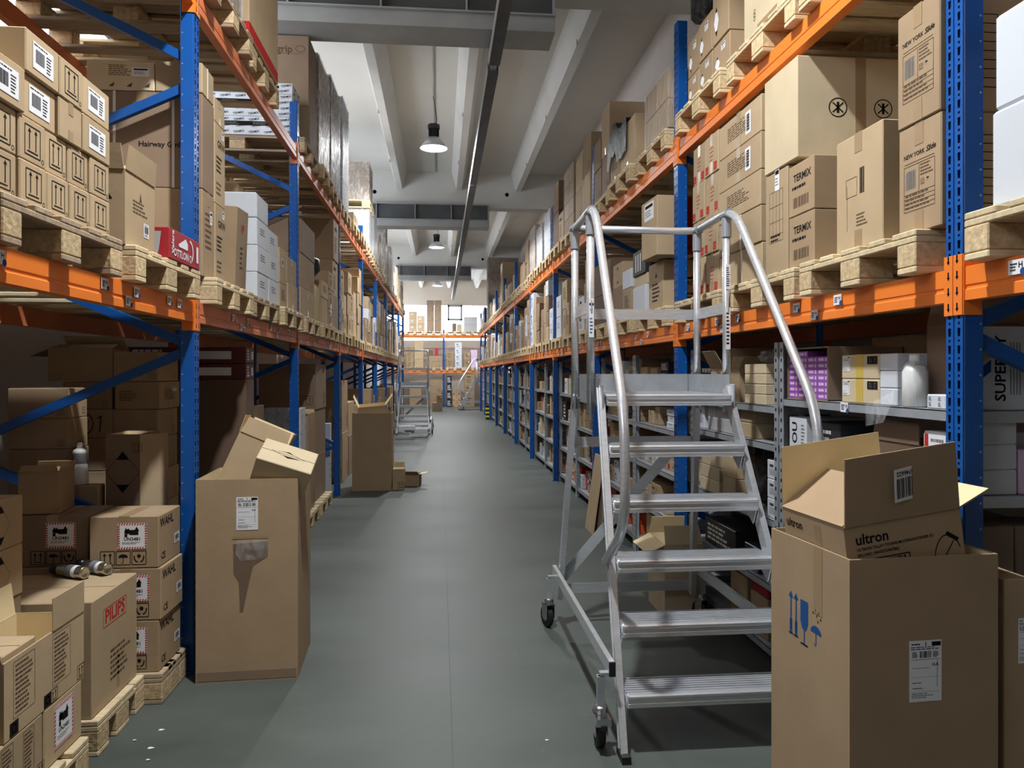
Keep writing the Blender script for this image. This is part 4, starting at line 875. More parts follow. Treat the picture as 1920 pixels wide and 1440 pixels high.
# ---- left rack, upper beams
for i in range(1, 10): z = pallets('L', i, 2, skip=(2,) if i == 2 else (), wood=('wood_old', 'wood', 'wood_old'))
zu = ZL2[1] + .146
stack('L', X, 0, 0, .9, zu, [('red', .3), ('red', .3)], LOC('L', 1, 2), (2.3, 3.0)); stack('L', X, 0, 0, .9, zu, [('red', .3), ('red', .3)], LOC('L', 1, 2), (3.15, 3.85))
wrapped('L', X, 4.12, 4.86, 1.0, zu, 4.62, LOC('L', 2, 2), 'card_kraft', 3, 2)
stack('L', -1.21, 0, 0, .9, zu, [('redbase', 1.35)], LOC('L', 2, 2), (4.9, 5.74))
o = stack('L', -1.33, 0, 0, .8, zu, [('tmx', .17), ('tmx', .21), ('tmx', .1)], LOC('L', 3, 2), (6.95, 7.3))
stack('L', X, 0, 0, .8, zu, [('brown', .42), ('hairgrip', .68)], LOC('L', 3, 2), (7.36, 7.8))
wrapped('L', X, 7.84, 8.6, .9, zu, 4.84, LOC('L', 3, 2), 'card_brown', 3, 2); wrapped('L', X, 8.7, 9.5, .9, zu, 4.96, LOC('L', 3, 2), 'card_dark', 4, 2)
wrapped('L', X, 9.75, 10.4, .9, zu, 5.1, LOC('L', 4, 2), 'grey_card', 4, 2)
stack('L', X, 0, 0, .6, zu, [('text', .18)], LOC('L', 4, 2), (11.0, 11.6))
wrapped('L', X, 13.35, 14.1, .9, zu, 4.44, LOC('L', 5, 2), 'grey_card', 3, 2); pallet((X - .58, 13.72, 4.45), 'wooden pallet lying on top of wrapped load, fifth left bay', fine=False); wrapped('L', X, 13.37, 14.08, .88, 4.6, 5.27, LOC('L', 5, 2), 'card_kraft', 4, 2)
wrapped('L', X, 14.2, 15.0, .9, zu, 4.6, LOC('L', 5, 2), 'white_card', 4, 2)
wrapped('L', X, 15.4, 16.2, .9, zu, 4.4, LOC('L', 6, 2), 'card', 3, 2); wrapped('L', X, 17.25, 17.95, .9, zu, 4.98, LOC('L', 6, 2), 'card_kraft', 5, 2)
wrapped('L', X, 18.3, 19.1, .9, zu, 4.5, LOC('L', 7, 2), 'card_brown', 4, 2); wrapped('L', X, 19.4, 20.2, .9, zu, 4.8, LOC('L', 7, 2), 'card_brown', 4, 2)
for i in (8, 9): fill('L', i, 2, 40 + i, 1.1, z0=zu, hmin=.6, wr=(.5, .8))
# ---- right rack, lower beams
XF = 1.60
for i in range(1, 4): zr = pallets('R', i, 1)
lc = LOC('R', 1, 1)
yr = lambda zc: (zc - .0965 * 1.6) / CP
stack('R', XF, 0, 0, .3, zr, [('bluewhite', .285), ('bluewhite', .28)], lc, (1.55, yr(2.185)))
lc = LOC('R', 2, 1)
stack('R', XF, 0, 0, .5, zr, [('ny', .372), ('ny', .396)], lc, (2.26, yr(2.63)))
stack('R', XF, 0, 0, .5, zr, [('bar1', .45)], lc, (yr(2.71), yr(3.03)))
stack('R', XF, 0, 0, .4, zr, [('termix', .235), ('termix', .235)], lc, (yr(3.22), yr(3.455)))
stack('R', XF + .005, 0, 0, .62, zr, [('grid', .49)], lc, (yr(3.462), yr(3.70)))
carton('nofork', .34, .6, .46, 'R', (XF + .3, yr(3.53), zr + .495), 'big pale carton with two crossed-circle marks, under upper beams', f"cartons, {lc}")
stack('R', XF, 0, 0, .5, zr, [('strap', .185), ('strap', .185), ('lines', .18), ('code', .19), ('code', .19)], lc, (yr(3.745), yr(4.31)))
stack('R', XF, 0, 0, .5, zr, [('red', .235)] * 4, lc, (yr(4.325), yr(4.54))); stack('R', XF, 0, 0, .5, zr, [('red', .235)] * 4, lc, (yr(4.545), yr(4.76)))
lc = LOC('R', 3, 1)
stack('R', XF, 0, 0, .5, zr, [('pro', .345)], lc, (5.24, 5.62))
carton('stripe', .34, .3, .42, 'R', (1.50 + .15, 5.14 + .13, zr + .349), 'red-striped carton jutting out atop the boot-drawing carton', f"cartons, {lc}", yaw=R(3))
stack('R', XF + .26, 0, 0, .35, zr, [('plain', .34), ('steril', .4)], lc, (5.64, 5.86)); stack('R', XF + .2, 0, 0, .35, zr, [('plain', .36), ('steril', .38)], lc, (5.88, 6.1))
stack('R', XF, 0, 0, .4, zr, [('white', .22), ('taped', .09), ('bstripe', .19)], lc, (5.66, 6.0), back=.1) if False else None
stack('R', XF - .01, 0, 0, .16, zr, [('blank', .22), ('taped', .09), ('bstripe', .2)], lc, (5.68, 6.06))
stack('R', XF, 0, 0, .4, zr, [('lines', .25), ('blank', .16)], lc, (6.16, 6.46)); stack('R', XF, 0, 0, .5, zr, [('brown', .3), ('tri', .22)], lc, (6.5, 6.86))
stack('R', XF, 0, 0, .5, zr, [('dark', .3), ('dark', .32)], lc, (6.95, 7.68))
WM = MIX + ['white', 'wlab', 'white', 'grey']
for i, sd, hm in ((4, 21, .85), (5, 22, .95), (6, 23, .9), (7, 24, .9), (8, 25, .8), (9, 26, .8), (10, 27, .8), (11, 28, .8)): fill('R', i, 1, sd, hm, WM)
# ---- right rack, upper beams
for i in range(1, 12): zq = pallets('R', i, 2)
lc = LOC('R', 2, 2)
stack('R', XF, 0, 0, .8, zq, [('grape', 1.0)], lc, (2.7, yr(3.95)))
stack('R', XF, 0, 0, .5, zq, [('dgram', .19), ('dgram', .36)], lc, (4.03, 4.28)); stack('R', XF, 0, 0, .5, zq, [('dgram', .19), ('dgram', .24)], lc, (4.29, 4.52)); stack('R', XF + .01, 0, 0, .5, zq, [('dgram', .18), ('dgram', .24)], lc, (4.53, 4.74))
wrapped('R', XF + .12, 4.2, 4.86, .5, zq + .56, zq + 1.1, lc, 'black_card', 2, 1, 'black_wrap', 'black film-wrapped load above diamond-sticker cartons') if False else None
mb = MB(); mb.cbox(-.26, .26, -.3, .3, 0, .5, .03, 'black_wrap'); o = mb.build('black_wrapped_bale'); o.location = (XF + .3, 4.5, zq + .56); tag(o, 'black film-wrapped bale on the diamond-sticker cartons', 'bale')
lc = LOC('R', 3, 2)
wrapped('R', XF, 5.12, 5.72, .8, zq, zq + .42, lc, 'card_kraft', 2, 2, 'wrap_light')
stack('R', XF, 0, 0, .6, zq, [('plain', .42)], lc, (6.03, 6.52)); stack('R', XF, 0, 0, .6, zq, [('sticker2', .4)], lc, (6.54, 6.92))
mb = MB()
rnd = random.Random(5); nx, ny = 8, 10; vs = [((-.335 if i == 0 else -.33 if i == 1 else -.3 + .75 * i / (nx - 1)), -.36 + .72 * j / (ny - 1), .03 * rnd.random() + (.1 if 4 < j < 8 else .0) - (.28 if i == 0 else .0)) for j in range(ny) for i in range(nx)]
mb.add(vs, [(j * nx + i, j * nx + i + 1, (j + 1) * nx + i + 1, (j + 1) * nx + i) for j in range(ny - 1) for i in range(nx - 1)], 'black_wrap'); mb.add([(v[0], v[1], v[2] - .004) for v in vs], [(j * nx + i, (j + 1) * nx + i, (j + 1) * nx + i + 1, j * nx + i + 1) for j in range(ny - 1) for i in range(nx - 1)], 'black_wrap')
o = mb.build('plastic_sheet'); o.location = (XF + .31, 6.6, zq + .428); tag(o, 'crumpled black plastic sheet over two cartons on upper beams', 'sheet')
stack('R', XF, 0, 0, .8, zq, [('brown', .4), ('plain', .47)], lc, (7.0, 7.34)); stack('R', XF + .0, 0, 0, .6, zq, [('brown', .35), ('brown', .3)], lc, (7.38, 7.72))
lc = LOC('R', 4, 2)
stack('R', XF, 0, 0, .6, zq, [('plain', .45), ('kraft', .42)], lc, (7.9, 8.35)); stack('R', XF, 0, 0, .6, zq, [('kraft', .4), ('plain', .38)], lc, (8.38, 8.8)); wrapped('R', XF, 8.85, 9.55, .8, zq, 4.1, lc, 'card_kraft', 4, 2, 'wrap_light'); stack('R', XF, 0, 0, .6, zq, [('text', .4)], lc, (9.6, 10.0)); stack('R', XF, 0, 0, .6, zq, [('dark', .5), ('brown', .4)], lc, (10.05, 10.5))
lc = LOC('R', 5, 2)
wrapped('R', XF, 10.75, 11.4, .8, zq, 3.95, lc, 'white_card', 3, 2); wrapped('R', XF, 11.6, 12.3, .8, zq, 3.9, lc, 'grey_card', 3, 2); wrapped('R', XF, 12.5, 13.2, .8, zq, 4.05, lc, 'card_kraft', 4, 2)
lc = LOC('R', 6, 2)
stack('R', XF, 0, 0, .6, zq, [('text', .4), ('plain', .3)], lc, (13.55, 14.1)); stack('R', XF, 0, 0, .6, zq, [('strap', .4)], lc, (14.2, 14.9))
lc = LOC('R', 8, 2); stack('R', XF, 0, 0, .7, zq, [('tri', .4), ('tri', .4), ('tri', .33)], lc, (19.2, 19.8)); stack('R', XF + .03, 0, 0, .7, zq, [('text', .35), ('text', .3)], lc, (19.9, 20.5))
wrapped('R', XF, 24.75, 25.6, 1.0, zq, 5.38, LOC('R', 10, 2), 'card_dark', 4, 2, 'wrap_light')
for i, hm in ((7, .5), (9, .6), (11, .9)): fill('R', i, 2, 60 + i, hm, WM, z0=zq, hmin=.3, wr=(.4, .8))
# ------------------------------------------------------------------ mobile platform steps
def caster(parent, x, y, rot, brake):
    c = MB(); c.lathe([(.02, .15), (.028, .15), (.028, .175), (.02, .18), (.012, .18), (.012, .3)], 'chrome', 14)
    for q in (-1, 1): c.box(q * .026 - .002, q * .026 + .002, -.025, .04, .06, .15, 'chrome')
    c.box(-.028, .028, -.03, .03, .145, .152, 'chrome')
    if brake: c.box(-.03, .03, -.07, -.02, .12, .15, 'chrome'); c.box(-.012, .012, -.075, -.05, .105, .125, 'rubber')
    o = c.build('caster', parent); o.location = (x, y, 0); o.rotation_euler = (0, 0, rot)
    w = MB(); T = Matrix.Translation((0, .025, .066)) @ Matrix.Rotation(math.pi / 2, 4, 'Y')
    w.lathe([(.03, -.016), (.06, -.016), (.066, -.01), (.066, .01), (.06, .016), (.03, .016)], 'rubber', 24, T); w.lathe([(.03, -.018), (.03, .018)], 'zinc', 16, T); w.build('wheel', o)
def ladder(n, loc, rotz, label, rise=.24, wb=.405, wt=.33, group=None):
    o = thing('mobile_platform_steps', label, 'platform ladder', loc, rotz, group)
    P = n * rise; run = .544; yt = .03 + P * run; xs = lambda z: wb + (wt - wb) * z / P; ys = lambda z: .03 + z * run
    for s in (-1, 1):
        m = MB(); a, b = (s * xs(0), ys(0), 0.0), (s * xs(P), ys(P), P + .03)
        m.bar(a, b, .024, .062, 'alu', (0, -.9, .44)); m.bar((a[0] + s * .014, a[1] - .024, a[2] + .02), (b[0] + s * .014, b[1] - .024, b[2]), .006, .012, 'alu', (0, -.9, .44)); m.bar((a[0] + s * .014, a[1] + .024, a[2] + .03), (b[0] + s * .014, b[1] + .024, b[2]), .006, .012, 'alu', (0, -.9, .44))
        m.box(s * xs(0) - .018, s * xs(0) + .018, ys(0) - .05, ys(0) + .05, 0, .03, 'rubber'); m.build('stile', o)
    for i in range(1, n):
        z = i * rise; w = xs(z) - .012; y0, y1 = ys(z) - .1, ys(z) + .085; m = MB()
        m.cbox(-w, w, y0, y1, z - .05, z - .012, .004, 'alu'); m.cbox(-w, w, y0 - .006, y0 + .03, z - .02, z, .006, 'alu'); m.cbox(-w, w, y0 - .003, y0 + .02, z - .056, z - .034, .004, 'alu')
        for k in range(7): yy = y0 + .034 + k * .0215; m.box(-w, w, yy, yy + .011, z - .012, z, 'alu')
        for s in (-1, 1): m.sheet([(s * (w + .001), y0 + .02, z - .05), (s * (w + .001), y1, z - .05), (s * (w + .001), y0 + .06, z - .13)], .004 * s, 'alu')
        m.build('step', o)
    yb = yt + .60; w = xs(P) - .012; m = MB(); y0 = yt - .1
    m.cbox(-w, w, y0, yb, P - .05, P - .012, .004, 'alu'); m.cbox(-w, w, y0 - .006, y0 + .03, P - .025, P, .006, 'alu'); m.cbox(-w, w, y0 - .003, y0 + .02, P - .056, P - .036, .004, 'alu')
    for k in range(22): yy = y0 + .034 + k * .0285; m.box(-w, w, yy, yy + .016, P - .012, P, 'alu')
    m.build('platform', o)
    m = MB(); m.box(-w - .012, w + .012, yb, yb + .004, P - .06, P + .1, 'zinc'); m.build('toe_board', o)
    for s in (-1, 1):
        m = MB(); xx = s * (w + .014); m.box(min(xx, xx + s * .004), max(xx, xx + s * .004), yt - .03, yb, P - .06, P + .1, 'zinc')
        for yy in (yt + .02, yt + .1, yb - .06):
            for zz in (P - .04, P + .08): m.lathe([(.009, 0), (.009, .012)], 'chrome', 8, Matrix.Translation((xx + s * .004, yy, zz)) @ Matrix.Rotation(s * math.pi / 2, 4, 'Y'))
        m.cbox(min(xx, xx + s * .008), max(xx, xx + s * .008), yt - .09, yt - .03, P - .12, P + .05, .002, 'zinc')
        m.build('toe_board', o)
    xg = w + .045; zr = P + .94
    for s in (-1, 1):
        for yy, top in ((yt + .085, zr - .03), (yt + .535, zr - .03)):
            m = MB(); m.tube([(s * xg, yy, P - .1), (s * xg, yy, top)], .0205, 'alu', 14); gp = m.build('guard_post', o, True)
            m = MB(); m.tube([(s * xg, yy, top - .09), (s * xg, yy, top + .01)], .026, 'alu_fitting', 14); m.tube([(s * xg, yy - .04, zr), (s * xg, yy + .04, zr)], .0265, 'alu_fitting', 14); m.build('tube_fitting', gp)
        m = MB(); xl = wb + .0
        m.tube([(s * xg, yt + .57, zr), (s * xg, yt - .02, zr + .01), (s * (xl + .0), .02, P - .06), (s * xl, .0, P - .5), (s * (xs(P - .74) + .028), ys(P - .74) - .02, P - .74)], .0205, 'alu', 14, .16); m.build('handrail', o, True)
        m = MB(); m.box(s * xg - .003, s * xg + .003, yt + .06, yt + .57, P + .42, P + .48, 'alu'); m.build('mid_rail', o)
    m = MB(); m.tube([(-xg, yt + .535, zr), (xg - .12, yt + .56, zr), (xg, yt + .535, zr)], .0205, 'alu', 14, .1); m.build('rear_rail', o, True)
    m = MB(); m.box(-xg, xg, yt + .575, yt + .581, P + .42, P + .48, 'alu'); m.build('mid_rail', o)
    yr_, zb = yb + .17, .34
    for s in (-1, 1):
        m = MB(); m.bar((s * xg, yb - .06, P - .02), (s * (wb + .01), yr_, zb - .16), .03, .05, 'alu', (0, 1, .1)); m.build('rear_leg', o)
        m = MB(); m.bar((s * (wb + .035), .03 + .05, zb), (s * (wb + .035), yr_ + .05, zb), .022, .055, 'alu'); m.box(s * (wb + .035) - .013, s * (wb + .035) + .013, .03 + .045, .03 + .055, zb - .029, zb + .029, 'rubber'); m.build('base_rail', o)
        for yy, br in ((.12, True), (yr_, False)):
            caster(o, s * (wb + .075), yy, 0 if br else .3, br)
            m = MB(); m.bar((s * (wb + .075), yy, .30), (s * (wb + .075), yy, .18), .03, .03, 'zinc'); m.bar((s * (wb + .03), yy, .31), (s * (wb + .08), yy, .31), .03, .012, 'zinc', (0, 0, 1)); m.build('caster_bracket', o)
    for z in (P - .30, .23):
        m = MB(); t = (P - .02 - z) / (P - .02 - zb + .16); yy = (yb - .06) + t * (yr_ - yb + .06); xw = xg + t * (wb + .01 - xg); m.bar((-xw, yy + .03, z), (xw, yy + .03, z), .006, .06, 'alu'); m.build('cross_bar', o)
    m = MB(); m.bar((xg * .66, yb - .0, P - .34), (-wb, yr_ + .045, .27), .006, .06, 'alu'); m.build('diagonal_brace', o)
    return o
LD = ladder(6, (1.138, 2.906, 0), 0, 'large aluminium platform ladder on casters in front of the right rack')
m = MB(); m.box(-.0006, 0, -.022, .022, -.1, .1, 'paper'); f = Face(m, (-.0006, 0, 0), (0, -1, 0), (0, 0, 1), .04, .2)
m = MB()
pos = (.318 + .045, .784 + .03 + .085 - .0212, 0)
f = Face(m, (.363, .878, 0), (1, 0, 0), (0, 0, 1), .03, .3); f.lift = 0
for zz, hh_ in ((2.05, .13), (1.78, .22)):
    f.rect(0, zz, .026, hh_, 'paper'); f.lift = .0006; f.lines(0, zz, .018, hh_ * .8, 9, 'ink', 3, .5); f.lift = 0
m.build('safety_sticker', LD).location = (0, -.0015, 0)
m = MB(); f = Face(m, (-.363, .878, 0), (1, 0, 0), (0, 0, 1), .03, .3); f.lift = 0; f.rect(0, 1.83, .026, .2, 'paper'); f.lift = .0006; f.rect(0, 1.9, .024, .012, 'ink_blue'); f.poly([(-.008, 1.875), (.008, 1.875), (0, 1.86)], 'ink_blue'); f.lines(0, 1.79, .016, .09, 5, 'ink_blue', 4)
m.build('safety_sticker', LD).location = (0, -.0015, 0)
gx, gy = ground(745, 815); ladder(5, (gx + .385, gy, 0), 0, 'smaller platform ladder far down the aisle by left rack')
ladder(5, (.78, 31.3, 0), R(-90), 'side-on platform ladder at the far right end of the aisle')
for k, (px, py, rz) in enumerate(((768, 790, .3), (785, 800, -.2), (760, 803, .1))):
    gx, gy = ground(px, py, .32); m = MB(); m.cbox(-.2, .2, -.16, .16, 0, .1, .006, 'white_card'); q = m.build('white_sheet_pack'); q.location = (gx + .06 - .04 * k, gy + 1.0 + .03 * k, .0 + .101 * k); q.rotation_euler = (0, 0, rz); tag(q, ('flat white pack lying lowest behind the small far ladder', 'flat white pack in the middle behind the small far ladder', 'flat white pack on top behind the small far ladder')[k], 'pack')
# ------------------------------------------------------------------ floor level, left, first bay
lc = LOC('L', 1, 0); XP = -1.38; yy = lambda zc, X: (zc - X * SP) / CP
pallet((-1.35 - .6, 2.63, 0), 'pale pallet in the bottom left corner under text-panel cartons', wood='wood'); pallet((-1.37 - .4, 3.39, 0), 'short pale pallet under the carton stamped in red', d=.8, w=.47, wood='wood'); pallet((-1.29 - .4, 3.795, 0), 'dark old pallet under hazard-label cartons by first left post', d=.8, w=.34, wood='wood_old')
zp = .1455
stack('L', XP, 0, 0, .25, zp, [('hazside', .218)], lc, (yy(2.612, XP), yy(2.89, XP)), gap=.004)
stack('L', XP, 0, 0, .25, zp, [('panel', .218)], lc, (yy(2.33, XP), yy(2.606, XP)))
stack('L', XP, 0, 0, .25, zp, [('sticker', .3), ('sticker', .22)], lc, (1.98, yy(2.32, XP) - .02))
oc = open_carton(.535, .25, .255, (XP - .125, yy(2.64, XP), zp + .2195), 0, 'wide open carton with two text panels on hazard-label carton', {'N': 110, '-': 95}, 'card', None, prt=pr_panel, side='L', flen=.12)
fb = MB(); fb.cbox(.124, .128, .03, .265, .256, .375, .001, 'card'); fb.build('flap', oc)
ib = carton('arrows', .2, .16, .26, 'L', (XP - .1, 2.645, zp + .229), 'small arrow carton standing inside the wide open carton')
stack('L', -1.40, 0, 0, .5, zp, [('fit', .477)], lc, (3.165, 3.618))
for k, (a, b_) in enumerate((((160, 1074), (92, 1065)), ((203, 1067), (150, 1058)))):
    zc_ = zp + .477 + .0285; p, q = Vector(ground(*a, zc_)), Vector(ground(*b_, zc_)); d = (q - p).normalized()
    ang = math.atan2(d.y, d.x); o = thing('spray_can', ('nearer silver spray can lying on red-stamped carton', 'farther silver spray can lying on red-stamped carton')[k], 'can', (p.x, p.y, zc_), ang, 'spray cans')
    T = Matrix.Rotation(math.pi / 2, 4, 'Y'); m = MB(); m.lathe([(.019, .004), (.026, 0), (.0275, .006), (.0275, .15), (.02, .165)], 'tin', 20, T); m.build('can_body', o, True)
    m = MB(); m.lathe([(.024, .166), (.0245, .2), (.02, .205)], 'plastic_black', 20, T); m.build('cap', o, True)
    m = MB(); [m.lathe([(.0279, z0_), (.0279, z1_)], mm, 20, T) for z0_, z1_, mm in ((.04, .062, 'paper'), (.066, .1, 'ink_grey'))]; m.build('print_band', o)
stack('L', -1.30, 0, 0, .31, zp, [('wahl', .244), ('wahl', .245), ('wahl', .244)], lc, (3.64, 3.935))
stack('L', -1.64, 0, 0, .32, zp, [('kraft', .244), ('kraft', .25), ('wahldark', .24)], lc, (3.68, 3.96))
stack('L', -1.65, 0, 0, .3, zp, [('kraft', .264), ('kraft', .264), ('tri', .2), ('tri', .192)], lc, (2.84, 3.147))
stack('L', -1.83, 0, 0, .3, 0, [('kraft', .45), ('kraft', .42)], lc, (3.655, 3.9)) if False else None
o = thing('spray_bottle', 'black-capped silver can standing on triangle-mark cartons', 'can', (-1.77, 3.06, zp + .922)); m = MB(); m.lathe([(.026, 0), (.028, .005), (.028, .1), (.022, .11)], 'tin', 20); m.build('can_body', o, True); m = MB(); m.lathe([(.027, .111), (.027, .15), (.022, .155)], 'plastic_black', 20); m.build('cap', o, True)
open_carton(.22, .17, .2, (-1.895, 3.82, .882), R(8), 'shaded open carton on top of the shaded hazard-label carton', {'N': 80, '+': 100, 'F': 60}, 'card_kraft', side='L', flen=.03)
# second bay, floor level
lc = LOC('L', 2, 0)
stack('L', -1.958, 0, 0, .31, 0, [('kraft', .163)] * 9, lc, (4.19, 4.40))
stack('L', -1.913, 0, 0, .27, 0, [('kraft', .194)] * 6 + [('o1', .17), ('kraft', .162)], lc, (4.6, 4.85))
open_carton(.24, .36, .19, (-1.913 - .185, 4.72, 1.499), 0, 'open-topped carton highest on the shaded wall stack', {'N': 12, '-': 200, 'F': 40}, 'card_kraft', side='L')
stack('L', -1.652, 0, 0, .255, 0, [('kraft', .194)] * 6 + [('kraft', .167), ('sticker2', .164), ('kraft', .178)], lc, (4.6, 4.94))
stack('L', -1.80, 0, 0, .26, 0, [('kraft', .33), ('kraft', .33), ('taped', .3)], lc, (4.08, 4.18)) if False else None
Y = 4.09; x0 = Y * kx(97); x1 = Y * kx(186); stack('L', x1, 0, 0, x1 - x0, 0, [('kraft', .48), ('plainN', .48)], lc, (4.09, 4.18))
x0b = 4.12 * kx(198); x1b = 4.12 * kx(262); cz = .82
stack('L', x1b, 0, 0, x1b - x0b, 0, [('kraft', .41), ('kraft', .41)], lc, (4.12, 4.4))
o = open_carton(.28, x1b - x0b, .4, ((x0b + x1b) / 2, 4.26, cz + .002), 0, 'open carton with large diamond mark under blue brace', {}, 'card_brown', prt=lambda f: (f['N'].diamond(0, .0, .17, .22), f['N'].updown(.07, .13, .05, 'ink_soft')), side='L', flen=.13)
fb = MB(); a0 = Vector((.5 * (x1b - x0b) + .001, -.14, .0)); e0 = Vector((.12, .07, .0)); fb.sheet([a0, a0 + e0, a0 + e0 + Vector((0, 0, .4)), a0 + Vector((0, 0, .4))], .004, 'card'); f = Face(fb, a0 + e0 * .5 + Vector((0, 0, .2)), e0.normalized(), (0, 0, 1), .13, .4); f.lift = .0008; f.poly([(-.02, .06), (.02, .06), (0, .1)]); f.poly([(-.02, -.06), (0, -.1), (.02, -.06)]); fb.build('flap', o)  # flap in paler board than its carton: the light on it is painted in
bx, bz = atY(149, 902, 4.13); o = thing('white_bottle', 'white plastic bottle standing on carton beneath blue brace', 'bottle', (bx, 4.135, .961)); m = MB(); m.lathe([(.038, 0), (.042, .004), (.037, .1), (.032, .105), (.032, .16), (.036, .165), (.03, .18), (.014, .19)], 'plastic_white', 20); m.build('bottle_body', o, True); m = MB(); m.lathe([(.014, .191), (.014, .215), (.01, .22)], 'plastic_white', 16); m.build('cap', o, True); m = MB(); m.lathe([(.0326, .108), (.0326, .156)], 'ink_grey', 20); m.build('wrap_label', o)
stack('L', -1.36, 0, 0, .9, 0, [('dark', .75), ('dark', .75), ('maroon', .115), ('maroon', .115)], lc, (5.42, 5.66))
stack('L', -1.42, 0, 0, .5, 0, [('sticker', .33), ('sticker', .33), ('sticker', .33), ('brown', .3)], lc, (5.85, 6.25)); stack('L', -1.40, 0, 0, .5, 0, [('sticker', .3), ('sticker', .3), ('sticker', .3)], lc, (6.28, 6.7)); stack('L', -1.4, 0, 0, .5, .904, [('black', .14)], lc + ' top', (6.3, 6.6))
lc = LOC('L', 3, 0)
pallet((-1.27 - .6, 7.72, 0), 'pale floor pallet just beyond the second left post', fine=True); pallet((-1.27 - .6, 8.62, 0), 'pale floor pallet before the third left post', fine=True)
wrapped('L', -1.34, 7.35, 7.62, .34, zp, 1.2, lc, 'white_card', 4, 1, 'wrap', 'narrow bubble-wrapped column of white packs')
stack('L', -1.32, 0, 0, .5, zp, [('kraft', .43)], lc, (7.68, 8.08)); open_carton(.4, .5, .555, (-1.32 - .25, 7.88, zp + .432), 0, 'large open-topped carton stacked near second left post', {'N': 170, 'F': 95}, 'card_kraft', side='L', flen=.03)
stack('L', -1.34, 0, 0, .6, zp, [('wlabel', .5), ('wlabel', .5), ('brown', .5)], lc, (8.25, 9.0))
lc = LOC('L', 4, 0)
stack('L', -1.36, 0, 0, .6, 0, [('kraft', .7), ('kraft', .74)], lc, (10.65, 11.3)); stack('L', -1.36, 0, 0, .6, 0, [('brown', .6), ('kraft', .5)], lc, (11.4, 12.2)); stack('L', -1.4, 0, 0, .4, 0, [('wlab', .9)], lc, (9.75, 9.85))
def tall(loc, rot, label, lift=0):
    o = open_carton(.46, .49, 1.02, loc, rot, label, {}, 'card_kraft'); return o
P0, P1_ = Vector((-1.2065, 3.8456)), Vector((-.7136, 3.868))
o = open_carton(.5, .493, 1.014, (-.9735, 4.103, 0), R(2.6), 'tall open brown carton in the aisle by first left post', {}, 'card_kraft', t=.007)
stick(o, 'N', -.0, .335, .105, .165, 'address', (.5, .493, 1.014), 'L'); stick(o, 'N', -.002, .345, .102, .05, 'name', (.5, .493, 1.014), 'L') if False else None
m = MB(); f = Face(m, (0, -.2505, 0), (1, 0, 0), (0, 0, 1), .5, 1); f.lift = .0006; f.poly([(-.068, .69), (.1, .7), (.1, .625), (.03, .58), (.01, .5), (-.02, .35), (-.035, .35), (-.04, .5), (-.065, .54)], 'card_dark'); f.lift = .0012; f.rect(.016, .722, .176, .014, 'tape'); m.build('torn_patch', o)
m = MB(); m.add([(-.05, -.2525, .71), (.1, -.2525, .715), (.1, -.256, .66), (.095, -.2525, .615), (-.03, -.254, .605), (-.055, -.2525, .64), (.02, -.258, .66)], [(0, 6, 5), (0, 1, 6), (1, 2, 6), (2, 3, 6), (3, 4, 6), (4, 5, 6)], 'clear_bag'); m.build('document_pouch', o)
m = MB(); m.box(-.24, .24, -.2512, -.2502, .01, .055, 'card_brown'); m.build('tape', o)
open_carton(.2, .26, .27, (-1.065, 4.2, .93), (R(-4), R(24), R(4)), 'tilted open carton poking out of the aisle-side tall carton', {'N': 84, '+': 90, '-': 95, 'F': 100}, 'card', flen=.09)
carton('rhomb', .2, .28, .16, 'L', (-.83, 4.0, .985), 'tilted pale carton with rhombus mark in the left tall carton', rot=(R(26), R(19), R(6)))
gx, gy = ground(660, 921); o2 = open_carton(.5, .51, 1.015, (gx + .255, gy + .26, 0), 0, 'tall open carton standing in the aisle near third left post', {}, 'card_kraft')
gx, gy = ground(733, 919); o = open_carton(.22, .155, .27, (gx + .1, gy + .13, 0), 0, 'small open arrow carton on floor beside far tall carton', {'N': 10, 'F': 80}, 'card', prt=lambda f: f['N'].updown(.03, -.07, .08)); gx, gy = ground(756, 912); open_carton(.2, .2, .16, (gx + .13, gy + .12, 0), R(-8), 'small open carton on the floor with one raised flap', {'N': 150, '+': 170}, 'card_kraft')
open_carton(.3, .36, .2, (-.89, 10.17, .92), (R(6), R(-5), R(4)), 'open carton lying tilted in the far tall carton', {'+': 130, '-': 110}, 'card')
for i in range(5, 10): fill('L', i, 0, 70 + i, 1.25, ['kraft', 'brown', 'dark', 'text', 'plain', 'kraft', 'white'], z0=.0, hmin=.6, wr=(.35, .6))
# ------------------------------------------------------------------ galvanised shelving, right, floor level
def shelving(Y0, Y1, levels, label, X=1.70, D=.5, skip=()):
    o = thing('steel_shelving_unit', label, 'shelving', (X, (Y0 + Y1) / 2, 0), 0, 'galvanised shelving units'); w = Y1 - Y0
    for z in levels:
        m = MB(); m.box(0, D, -w / 2, w / 2, z - .004, z, 'zinc'); m.box(0, .002, -w / 2, w / 2, z - .038, z, 'zinc'); m.box(D - .002, D, -w / 2, w / 2, z - .038, z, 'zinc'); m.box(0, .02, -w / 2, w / 2, z - .038, z - .036, 'zinc'); m.box(.002, D - .002, -w / 2, -w / 2 + .002, z - .038, z - .004, 'zinc'); m.build('shelf', o)
    for y in (-w / 2 + .02, w / 2 - .02):
        for x in (-.003, D + .003):
            if (y > 0, x > 0) in skip: continue
            m = MB(); m.box(x - .002, x + .002, y - .018, y + .018, 0, 1.7, 'zinc'); q = .018 if y > 0 else -.018; m.box(min(x, x + (.04 if x < .1 else -.04)), max(x, x + (.04 if x < .1 else -.04)), y + q - .002, y + q + .002, 0, 1.7, 'zinc')
            f = Face(m, (x - .002, y, 0), (0, -1, 0), (0, 0, 1), .03, 1.7); f.lift = .0006
            for k in range(33): f.rect(0, .06 + k * .05, .012, .018, 'hole')
            m.build('upright', o)
    return o
